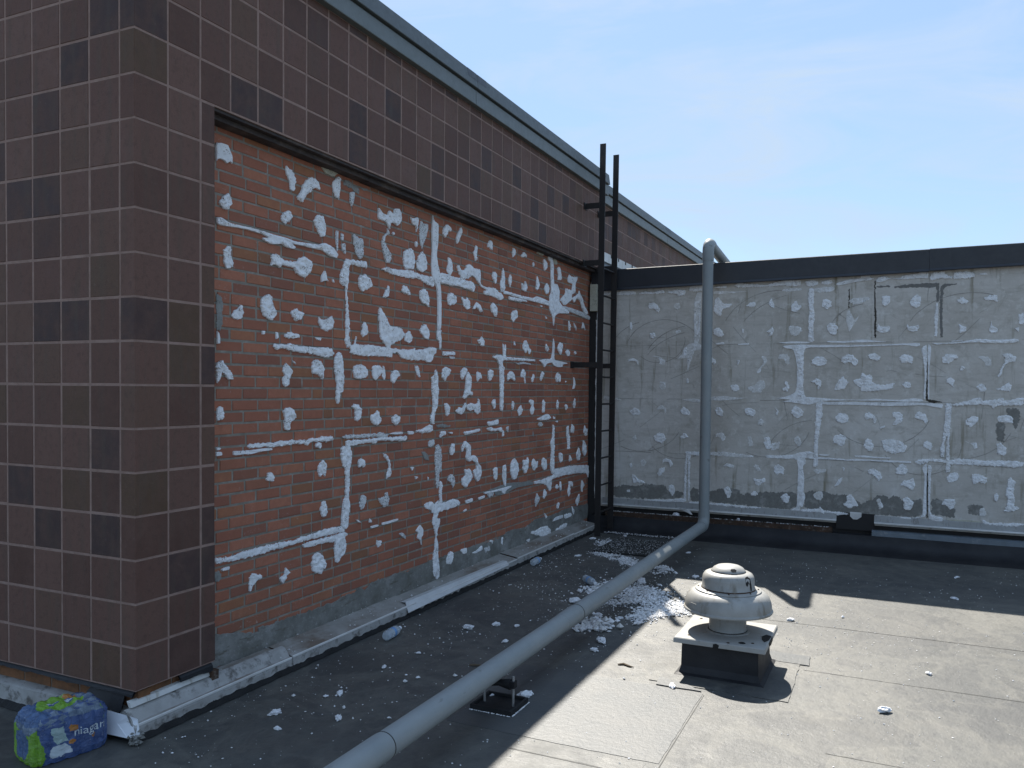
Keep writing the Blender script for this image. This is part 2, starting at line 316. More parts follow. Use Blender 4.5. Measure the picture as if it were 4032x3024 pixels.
# traced outlines of the adhesive marks, in millimetres on each wall's own plane (along the wall, height)
BLOB_B="""w 617,2917 666,2928 698,2927 713,2904 731,2874 735,2833 716,2843 693,2825 676,2836 650,2839 630,2834 616,2818
w 700,2668 723,2650 730,2621 710,2597 703,2577 673,2578 636,2601 660,2636
w 1168,2935 1197,2920 1234,2907 1256,2860 1246,2833 1240,2795 1201,2799 1193,2854 1165,2885 1156,2915
w 1381,2916 1430,2921 1470,2902 1482,2860 1430,2864 1373,2818 1339,2788 1312,2746 1261,2763 1296,2812 1330,2875
y 1492,3018 1546,3017 1597,3033 1678,3029 1650,2996 1607,2973 1561,2975 1505,2993
w 1669,2992 1690,2982 1684,2921 1675,2840 1636,2852 1608,2887 1606,2933 1636,2969
g 1727,2982 1782,2992 1822,2971 1894,2969 1894,2926 1842,2933 1812,2950 1772,2941 1722,2954
g 1904,2974 1988,2984 1999,2974 1946,2959
p 1792,2916 1848,2934 1833,2870 1811,2816 1788,2849
w 1193,2680 1222,2640 1186,2606 1158,2586 1122,2607 1133,2641
w 1480,2707 1516,2699 1539,2640 1526,2580 1490,2571 1458,2603 1418,2652 1440,2687
w 621,2526 657,2530 710,2513 792,2514 877,2517 965,2515 1056,2510 1150,2510 1247,2502 1332,2508 1418,2514 1472,2519 1526,2541 1600,2529 1667,2486 1643,2459 1573,2463 1508,2488 1436,2485 1315,2485 1215,2483 1256,2468 1239,2454 1166,2453 1134,2467 1040,2449 980,2460 965,2475 1025,2486 950,2496 863,2499 757,2495 703,2490 644,2486 621,2492
p 1642,2639 1666,2640 1665,2521 1653,2502 1638,2594
p 1695,2633 1725,2627 1720,2584 1696,2586
p 1696,2556 1740,2575 1745,2498 1706,2522
p 1834,2646 1886,2636 1943,2637 1944,2510 1897,2488 1856,2527 1827,2596
w 1745,2477 1795,2470 1897,2481 1976,2487 1987,2445 1897,2441 1785,2444 1776,2340 1771,2303 1688,2305 1687,2365 1716,2410
w 2115,2885 2165,2851 2223,2849 2251,2891 2304,2872 2315,2914 2387,2928 2412,2853 2358,2797 2293,2811 2258,2791 2258,2752 2223,2791 2177,2802 2110,2802
p 2223,2759 2252,2738 2258,2723 2207,2704 2190,2656 2225,2623 2271,2585 2278,2547 2260,2518 2214,2511 2179,2571 2156,2644 2178,2699 2229,2728
w 2305,2748 2323,2734 2305,2721 2288,2731
w 670,2359 697,2383 724,2390 730,2328 744,2296 737,2275 697,2262 673,2290
w 1041,2388 1079,2402 1118,2386 1150,2372 1215,2379 1256,2380 1290,2412 1340,2422 1393,2405 1408,2384 1393,2337 1341,2297 1298,2297 1256,2313 1240,2341 1166,2345 1126,2342 1111,2326 1087,2339 1029,2326 1044,2354
w 1527,2367 1545,2346 1550,2312 1560,2301 1546,2304 1509,2295 1494,2286 1495,2328
w 1898,2380 1961,2398 2020,2377 2048,2330 1983,2298 1935,2274 1893,2300 1888,2355
w 1606,2322 1620,2321 1630,2299 1611,2302
g 623,2118 650,2116 667,2098 667,1955 650,1920 623,1923
w 623,1923 637,1914 647,1880 644,1855 623,1854
w 796,2081 814,2073 819,2033 807,2006 775,1991 755,1997 725,2010 751,2047 782,2055
w 1003,2158 1041,2153 1050,2141 1049,2122 1064,2097 1082,2061 1072,2034 1043,2009 1003,2017 966,2046 952,2086 965,2127
w 1261,2097 1291,2085 1333,2079 1308,2048 1258,2024 1220,2052 1214,2078
w 1471,2073 1501,2052 1547,2059 1575,2064 1598,2088 1627,2051 1613,2008 1552,1982 1502,1992 1472,2027
w 1692,2330 1781,2341 1771,2298 1762,2254 1772,2189 1788,2100 1793,2003 1789,1954 1804,1925 1809,1904 1759,1889 1744,1921 1753,2000 1746,2072 1757,2139 1747,2247 1741,2294 1707,2296
w 1799,1909 1839,1911 1860,1974 1870,1959 1852,1914 1965,1918 2117,1920 2231,1916 2214,1931 2145,1976 2139,2040 2127,2109 2121,2154 2143,2193 2183,2159 2241,2106 2265,2068 2348,2068 2420,2063 2458,2028 2434,1986 2349,1961 2266,1931 2266,1914 2361,1909 2487,1910 2588,1916 2601,1930 2614,1913 2747,1930 2856,1954 2920,1938 2913,1902 2871,1886 2844,1835 2789,1830 2721,1844 2615,1837 2487,1839 2410,1851 2361,1882 2296,1876 2290,1846 2174,1848 2041,1846 1902,1840 1799,1857 1804,1876
w 1958,2077 1990,2054 1991,1998 1948,1970 1913,1986 1937,2019 1932,2056
w 2250,2360 2262,2317 2239,2268 2176,2265 2210,2317
w 966,1946 992,1948 988,1927 966,1925
w 1080,1949 1100,1945 1104,1913 1081,1903
w 1160,1943 1192,1954 1287,1946 1287,1924 1217,1917 1156,1921
w 1434,1938 1502,1940 1493,1920 1457,1923
w 1063,1876 1136,1876 1208,1886 1250,1877 1334,1876 1421,1878 1511,1877 1595,1875 1637,1850 1604,1825 1539,1814 1484,1826 1404,1834 1334,1837 1267,1842 1184,1847 1168,1859 1128,1857 1096,1841 1065,1852
w 1681,1861 1710,1835 1725,1764 1731,1656 1721,1601 1692,1589 1678,1520 1649,1524 1653,1673 1628,1755 1633,1815 1657,1851
w 621,1749 660,1768 687,1739 724,1710 743,1662 711,1665 687,1679 674,1699 654,1698 644,1668 631,1641 620,1644
w 1164,1769 1197,1754 1234,1716 1201,1688 1193,1639 1169,1625 1141,1641 1144,1682 1156,1698 1138,1725
w 1457,1802 1503,1783 1523,1741 1521,1688 1501,1675 1485,1693 1462,1710 1413,1709 1402,1749 1422,1789
w 1882,1781 1955,1780 1993,1747 1998,1709 1935,1689 1851,1688 1833,1730 1840,1767
w 2079,1787 2152,1776 2179,1754 2183,1780 2198,1771 2219,1707 2199,1687 2176,1699 2170,1732 2119,1692 2080,1675 2053,1716 2052,1767
w 2333,1758 2387,1746 2400,1716 2363,1702 2316,1659 2280,1681 2285,1734
w 1229,1788 1250,1778 1259,1764 1234,1774
w 621,1514 667,1518 672,1490 670,1451 621,1442
w 1193,1506 1243,1487 1260,1439 1218,1421 1198,1403 1196,1364 1157,1377 1153,1404 1161,1448 1139,1481 1153,1497
w 1842,1518 1894,1509 1926,1477 1921,1427 1884,1403 1848,1408 1858,1441 1848,1485 1822,1503
w 2115,1470 2138,1460 2133,1441 2161,1414 2144,1376 2111,1363 2072,1372 2033,1405 2038,1437 2088,1451
w 2354,1439 2403,1414 2391,1374 2349,1356 2307,1377 2294,1417
w 2432,2380 2482,2379 2526,2343 2533,2317 2495,2323 2457,2316 2420,2338
w 2526,2897 2565,2894 2635,2914 2640,2867 2615,2795 2604,2847 2565,2843
p 2682,2903 2715,2881 2782,2894 2787,2852 2743,2760 2710,2713 2700,2677 2670,2734 2656,2842
w 2691,2668 2745,2652 2768,2610 2769,2540 2739,2529 2713,2508 2633,2521 2617,2567 2645,2620
w 2850,2977 2872,2932 2935,2922 2937,2786 2910,2681 2933,2591 2969,2538 2962,2494 2986,2366 2992,2243 2985,2090 2933,2086 2937,2274 2924,2410 2878,2462 2849,2490 2834,2584 2847,2707 2838,2833 2847,2927
w 2149,2458 2228,2486 2322,2479 2480,2497 2556,2504 2634,2490 2740,2490 2877,2494 2878,2419 2768,2427 2647,2454 2481,2440 2299,2440
w 2948,2539 3093,2547 3169,2538 3308,2541 3388,2536 3519,2533 3562,2506 3537,2457 3454,2463 3325,2471 3170,2468 2963,2458
w 3236,2637 3275,2643 3323,2607 3387,2624 3410,2665 3484,2680 3551,2654 3653,2660 3671,2599 3655,2541 3743,2520 3942,2535 4017,2510 4094,2502 4129,2464 4057,2435 3906,2457 3735,2455 3726,2482 3796,2498 3690,2510 3603,2551 3552,2584 3493,2590 3453,2559 3388,2547 3324,2539 3268,2593
w 4108,2743 4132,2708 4149,2643 4161,2543 4074,2508 4054,2589 4081,2635
w 4132,2536 4413,2530 4626,2529 4805,2535 4896,2563 5085,2555 5233,2541 5247,2495 4967,2501 4738,2500 4519,2500 4211,2506 4123,2501
w 4241,2493 4414,2494 4627,2498 4628,2476 4415,2463 4242,2458
w 5184,3020 5270,3038 5297,2989 5323,2955 5334,2744 5432,2746 5499,2686 5489,2577 5569,2536 5790,2491 5776,2465 5466,2442 5368,2400 5348,2287 5318,2386 5223,2464 5227,2598 5268,2641 5247,2953 5185,2973
y 5334,3019 5425,3003 5439,2961 5374,2948 5323,2969
w 5427,2911 5479,2943 5532,2916 5562,2806 5443,2792 5468,2848
w 5737,2853 5792,2896 5863,2879 6036,2902 6051,2883 5979,2822 5983,2720 5868,2687 5870,2626 5732,2571 5650,2543 5515,2589 5674,2676 5672,2735 5867,2727 5893,2812 5753,2805
w 5870,2646 6071,2709 6099,2759 6130,2715 6207,2681 6255,2612 6413,2520 6320,2502 6195,2564 6133,2642 6014,2661 5943,2602
p 5596,2538 5873,2534 6166,2525 6478,2494 6447,2448 6168,2467 5818,2489 5597,2508
w 3008,2856 3015,2901 3073,2948 3148,2917 3133,2893 3096,2901 3074,2860 3042,2829
w 3309,2966 3331,2928 3287,2867 3241,2811 3225,2849 3255,2914
w 3573,2857 3607,2851 3591,2770 3614,2749 3566,2719 3549,2763 3523,2791 3556,2811
w 3851,2951 3897,2922 3880,2862 3826,2878 3783,2875 3807,2923
w 4332,2957 4384,2941 4364,2895 4314,2860 4299,2919
w 4563,2958 4639,2937 4629,2909 4542,2903 4500,2903
y 4896,3031 5080,3042 5050,2990 4886,2988
w 4807,2899 4827,2856 4786,2841 4779,2868
w 5063,2957 5124,2954 5155,2883 5078,2837 5053,2907
w 3948,2685 3986,2656 3978,2589 3950,2569 3884,2634 3893,2664
w 4267,2702 4297,2679 4289,2618 4265,2572 4224,2644
w 4520,2659 4570,2621 4612,2679 4657,2627 4615,2573 4539,2591
w 4898,2772 4963,2681 4917,2629 4860,2627 4881,2699
w 5154,2732 5224,2683 5201,2628 5133,2609 5076,2657
w 3099,2691 3159,2667 3176,2588 3131,2533 3071,2573 3100,2622
w 2668,2370 2728,2387 2775,2371 2803,2311 2797,2253 2763,2271 2716,2274 2662,2310
w 3096,2385 3155,2405 3232,2385 3241,2341 3187,2305 3104,2305 3084,2354
w 3321,2394 3390,2371 3431,2398 3472,2364 3481,2310 3424,2290 3367,2315
w 3523,2306 3589,2376 3658,2359 3708,2308 3677,2289 3624,2316 3590,2328 3556,2306
w 3916,2400 3982,2374 3992,2317 3974,2275 3890,2308 3858,2362
w 4355,2373 4427,2377 4429,2303 4377,2290 4347,2253 4295,2283 4304,2344
w 4991,2484 5046,2480 5028,2465 4987,2465
w 5114,2388 5176,2365 5139,2352
w 2479,2649 2523,2666 2567,2656 2594,2598 2582,2514 2518,2506 2455,2504 2430,2561 2442,2623
w 2599,2722 2618,2726 2616,2687 2599,2692
w 2523,2049 2564,2017 2562,1976 2511,1956 2461,1984 2467,2031
w 2744,2119 2792,2095 2816,2047 2800,2000 2766,2009 2692,2039 2671,2066 2698,2099
w 2932,2087 2997,2092 2994,2052 3001,2023 2991,1942 2977,1934 2966,1999 2926,2018
w 3021,1925 3072,1924 3223,1931 3224,1901 3132,1897 3021,1888
p 3125,1889 3224,1889 3217,1870 3140,1867
w 3697,2087 3747,2043 3731,1998 3690,2004 3612,2044 3663,2059
w 4371,2088 4399,2041 4358,2043
w 4625,2113 4692,2070 4715,2035 4767,2019 4728,1968 4682,2015 4639,1979 4562,2027 4582,2082
w 5153,2104 5221,2041 5172,2015 5127,2056
w 5540,2131 5613,2125 5583,2029 5544,2002 5463,2062 5488,2113
w 5760,2072 5831,2035 5776,1989 5686,2033
w 5996,2066 6038,2039 5989,2021 5959,2045
w 3898,1916 4028,1938 4114,1933 4223,1925 4532,1926 4865,1926 4865,1909 4532,1902 4303,1898 4121,1893 4103,1849 4049,1847 4014,1888
w 4118,2039 4141,2040 4158,1982 4171,2042 4187,2026 4189,1907 4134,1905
w 4958,1922 5101,1941 5286,1948 5322,2017 5339,2173 5371,2107 5363,1941 5480,1936 5750,1923 5750,1913 5614,1900 5601,1870 5455,1866 5351,1882 5325,1911 5163,1896 5103,1851 5054,1892
p 4355,1887 4469,1878 4554,1894 4763,1883 4764,1869 4576,1872 4470,1860
w 4049,1851 4116,1862 4146,1829 4140,1642 4134,1426 4072,1431 4072,1642
w 2602,1799 2642,1796 2662,1766 2685,1724 2676,1707 2629,1737
w 3074,1801 3161,1782 3135,1740 3090,1717 3068,1684 3019,1709 3009,1753 3030,1790
w 3375,1803 3432,1793 3400,1746 3345,1695 3320,1729 3320,1775
w 3445,1782 3507,1717 3509,1638 3484,1603 3534,1603 3527,1572 3436,1568 3395,1545 3358,1553 3402,1622 3409,1715
w 3625,1776 3686,1764 3704,1712 3669,1719 3618,1688 3600,1750
w 3872,1805 3928,1790 3910,1731 3856,1694 3819,1722 3836,1787
w 4285,1796 4367,1779 4393,1709 4328,1717 4287,1729 4227,1704 4222,1763
w 4581,1828 4643,1789 4622,1744 4645,1690 4619,1681 4601,1743 4525,1742 4535,1795
w 4822,1779 4859,1766 4835,1715 4802,1690 4782,1737
w 5051,1812 5100,1794 5057,1751 5022,1710 4993,1741 5021,1779
w 5483,1808 5550,1780 5544,1700 5486,1719 5447,1701 5406,1747 5431,1792
w 5714,1727 5756,1718 5701,1704
w 5953,1772 6007,1726 5992,1643 5922,1634 5961,1695
w 2915,1783 2944,1737 2945,1664 2957,1613 2940,1497 2905,1447 2891,1389 2892,1346 2843,1355 2832,1405 2870,1447 2873,1534 2854,1606 2860,1670 2845,1713 2887,1728
w 3093,1513 3135,1479 3132,1427 3087,1400 3071,1451 3051,1503
w 3238,1444 3293,1469 3356,1468 3404,1510 3437,1482 3503,1505 3570,1496 3629,1500 3646,1543 3681,1495 3674,1423 3631,1400 3579,1425 3562,1457 3504,1434 3446,1451 3421,1475 3389,1437 3341,1411 3278,1420
w 3970,1537 3980,1483 3953,1449 3905,1500 3933,1529
w 4352,1523 4378,1469 4344,1430 4316,1470
w 4531,1476 4581,1430 4544,1386 4491,1372 4454,1424
w 4760,1529 4840,1518 4830,1472 4858,1434 4832,1380 4786,1372 4751,1418 4796,1463 4716,1505
w 5087,1525 5136,1496 5115,1392 5066,1388 5059,1497
w 5478,1527 5511,1473 5481,1409 5441,1444
w 5749,1470 5784,1439 5737,1397 5686,1450
w 5995,1534 6020,1466 5978,1415 5939,1457
w 2621,1306 2727,1316 2808,1342 2864,1340 2872,1296 2823,1284 2727,1284 2634,1295
w 2506,1308 2589,1304 2589,1280 2518,1280
g 2935,1337 3036,1341 3156,1329 3156,1314 3036,1311 2935,1322
w 2993,1284 3074,1284 3081,1258 3030,1249 2979,1233
w 3119,1274 3195,1271 3187,1256 3141,1259
w 3375,1263 3506,1269 3676,1282 3682,1258 3540,1244 3408,1235
w 3835,1334 3927,1339 4039,1352 4050,1306 3946,1301 3854,1296 3817,1322
w 3800,1273 3873,1287 3965,1267 4118,1274 4119,1227 4041,1247 3855,1251
w 4128,1243 4157,1242 4158,1187 4129,1188
p 4206,1274 4266,1281 4257,1221 4216,1240
w 4925,1326 5067,1355 5213,1376 5302,1330 5215,1308 4996,1310
w 5366,1343 5418,1332 5405,1312 5366,1314
w 5419,1288 5497,1295 5471,1271
p 4973,1283 5045,1295 5081,1260 5046,1243 4950,1265
g 4847,1209 4867,1157 4819,1155
w 5355,1260 5389,1240 5392,1112 5393,985 5394,748 5356,722 5291,796 5319,990 5291,1069 5346,1124
w 5756,1216 5812,1234 5829,1142 5846,1038 5834,967 5792,965 5790,1011 5759,1124
w 5911,1241 5993,1217 5972,1140 5871,1150
w 6330,1216 6362,1172 6425,1169 6412,1094 6349,1086 6295,1142
w 6289,1041 6368,999 6402,900 6341,850 6262,909 6275,983
w 6139,975 6186,903 6174,819 6099,817 6061,890
w 5778,2392 5836,2335 5818,2278 5781,2291
w 5935,2384 6009,2338 6019,2292 5965,2324
w 6230,2412 6293,2369 6320,2312 6263,2346 6203,2331
w 3173,1178 3219,1172 3220,1107 3174,1076 3144,1112
p 2810,1213 2893,1230 2908,1186 2838,1168 2804,1177
g 2709,1134 2756,1141 2818,1105 2826,1061 2757,1074
p 2958,1188 3002,1149 3018,1074 3005,958 2983,960 2963,844 2941,832 2918,994 2909,1104 2923,1169
w 2998,892 3020,875 3014,765 3030,719 3001,700 2982,769 2977,872
w 2747,731 2843,745 2914,711 2957,735 3030,711 3149,712 3226,718 3312,692 3321,660 3196,646 3031,645 2965,638 2944,597 2988,591 2995,561 2960,500 2939,444 2969,373 2963,301 2985,223 2994,133 2951,108 2900,144 2885,198 2891,306 2919,360 2925,461 2902,530 2874,564 2901,632 2858,674 2761,701
w 3401,1191 3500,1146 3502,1052 3577,1054 3638,1022 3638,982 3691,954 3709,887 3684,841 3641,817 3580,859 3554,925 3613,936 3613,976 3544,1013 3461,1007 3419,1038 3435,1107 3394,1137 3354,1093 3345,1136
w 3495,942 3538,887 3546,870 3480,822 3415,785 3358,826 3349,869 3414,894 3397,943
p 3169,928 3223,900 3232,831 3201,808 3178,852 3109,881 3124,910
w 3981,918 4029,901 4027,809 3993,795 3955,832 3944,900
w 4144,917 4213,924 4221,799 4207,714 4177,734 4136,807
w 4394,971 4480,908 4491,844 4440,769 4368,763 4315,825 4313,929
w 4586,935 4685,928 4695,963 4729,924 4709,835 4644,795 4577,855 4598,880
w 4854,938 4913,892 4959,898 4949,843 4857,804 4810,863 4820,908
w 5102,925 5189,890 5191,804 5130,785 5060,843 5066,899
w 5407,776 5538,774 5925,773 6471,740 6506,649 6476,581 6411,647 6073,677 5648,685 5435,685 5332,675 5322,578 5272,555 5208,619 5084,661 4871,673 4871,701 5083,699 5281,709 5382,719
g 4246,745 4452,733 4848,703 4860,669 4453,680 4149,643 3995,661 3976,697 3828,721 4089,735
w 3757,712 4052,709 4328,715 4328,702 4208,680 4189,647 4130,663 4119,689 3775,694
w 3417,680 3549,688 3550,656 3434,650
w 3652,676 3784,685 3775,661 3670,654
p 3829,696 3967,689 3939,659 3875,650 3847,669
w 3386,598 3443,610 3443,594 3394,581
w 5533,939 5586,945 5641,917 5630,847 5576,836 5540,884
w 5850,907 5937,834 5838,831
w 5843,1118 5859,1056 5834,965 5777,968 5804,1028 5788,1100
w 5476,611 5543,575 5491,555 5438,576
w 5581,641 5618,567 5585,520 5556,583
w 5844,605 5945,590 5955,532 5917,546 5887,580 5869,520 5877,457 5835,436 5797,497 5832,545
w 6263,580 6352,512 6276,477 6292,437 6246,448 6229,503
w 5134,598 5197,553 5137,493 5100,507
p 4944,572 5016,517 4993,491 4923,434 4892,494
w 6170,435 6188,369 6115,293 6054,354
w 5495,401 5561,403 5536,341 5483,353
w 2695,583 2743,540 2737,491 2710,481 2717,416 2697,462 2650,484 2669,523 2630,543
w 3186,291 3217,255 3202,212 3157,187 3096,206 3095,247 3125,279
w 3335,272 3448,276 3448,237 3392,224
w 3532,214 3625,222 3729,252 3739,202 3591,196
p 3765,213 3874,220 3902,173 3802,166
w 3882,260 3947,257 3938,225
w 4128,253 4157,253 4149,181 4119,195
w 4680,137 4770,141 4748,94
w 4802,200 4952,205 5095,212 5218,203 5321,140 5322,81 5098,97 5001,132 4791,183
w 5344,224 5446,259 5660,260 5661,219 5500,222
w 5687,256 5912,246 5913,205 5716,201
w 5450,130 5662,158 5801,148 5774,101 5556,94 5451,100
w 5938,316 6027,252 5985,195 5940,263
w 5859,109 6033,73 5976,29
w 5141,349 5216,300 5179,277
w 2547,1032 2598,1035 2579,1002
w 2612,964 2665,952 2625,935
w 2800,940 2820,934 2811,907
w 850,1297 879,1306 952,1304 1028,1302 1138,1307 1252,1304 1302,1304 1389,1305 1514,1313 1617,1314 1622,1284 1514,1284 1389,1288 1367,1264 1328,1280 1252,1282 1170,1281 1082,1275 1013,1282 908,1278 886,1279 854,1289
w 742,1273 794,1270 864,1270 952,1272 1047,1275 1050,1256 967,1256 865,1244 836,1249 755,1247 742,1253
w 618,1278 661,1274 661,1253 618,1252
w 624,1298 651,1296 644,1284 624,1285
w 1451,1279 1496,1279 1501,1247 1474,1243 1449,1253
w 1758,1268 1793,1236 1814,1198 1816,1142 1794,1089 1793,991 1781,894 1796,880 1796,812 1782,747 1767,688 1707,709 1717,805 1726,888 1751,892 1757,994 1749,1092 1724,1107 1702,1187 1709,1235 1753,1244
w 1753,1274 1844,1273 1948,1272 2100,1275 2179,1278 2355,1272 2493,1273 2494,1235 2296,1246 2226,1253 2123,1258 2090,1237 2034,1250 1948,1248 1824,1237 1763,1234
p 1713,1301 1773,1315 1906,1311 2100,1309 2156,1311 2260,1294 2226,1259 2168,1278 2078,1286 1906,1285 1763,1289
w 2260,1297 2331,1307 2441,1306 2435,1286 2331,1290
w 1032,1134 1066,1115 1061,1075 1025,1079 1004,1091 1013,1122
w 1515,1166 1552,1144 1555,1109 1539,1063 1515,1077 1488,1062 1465,1099 1479,1144
w 1897,1136 1939,1146 1960,1131 1966,1093 1950,1079 1934,1096 1897,1083
w 2186,1163 2226,1157 2274,1108 2286,1054 2298,1020 2286,994 2228,973 2245,1031 2268,1055 2244,1110 2209,1132
w 1539,908 1553,873 1565,825 1549,803 1517,799 1503,827 1491,858 1516,896
p 1940,897 1989,882 1994,844 1968,803 1931,795 1909,835 1920,878
p 2223,888 2252,879 2253,852 2274,830 2259,792 2224,773 2172,796 2132,850 2183,847 2212,857
w 611,705 658,701 725,692 794,705 880,708 1014,708 1131,708 1254,698 1305,707 1409,710 1517,720 1630,718 1717,714 1757,677 1611,679 1472,680 1305,679 1238,673 1132,672 1014,668 880,666 746,665 678,670 612,675
w 1320,659 1409,667 1518,664 1630,667 1678,671 1747,673 1785,654 1747,639 1763,591 1748,538 1709,509 1679,484 1645,490 1635,582 1649,634 1611,628 1472,634 1339,639
w 651,638 684,644 718,642 715,625 658,624
g 612,636 644,634 661,611 651,578 612,571
w 895,569 969,541 969,527 932,519 895,496 884,469 862,474 866,523 877,557
w 1168,553 1213,508 1172,502 1177,485 1148,455 1124,468 1120,496 1156,505
w 1454,591 1518,555 1546,515 1557,495 1528,465 1500,441 1455,462 1419,475 1406,524 1423,573
w 1868,738 1900,730 1931,707 1900,712
w 2028,722 2055,708 2055,689 2023,694
w 2039,666 2134,665 2134,652 2050,648
w 2179,671 2266,669 2386,672 2392,657 2266,652 2185,652
w 2118,557 2180,547 2163,517 2135,502 2112,525
p 2399,558 2448,561 2486,531 2493,502 2436,532"""
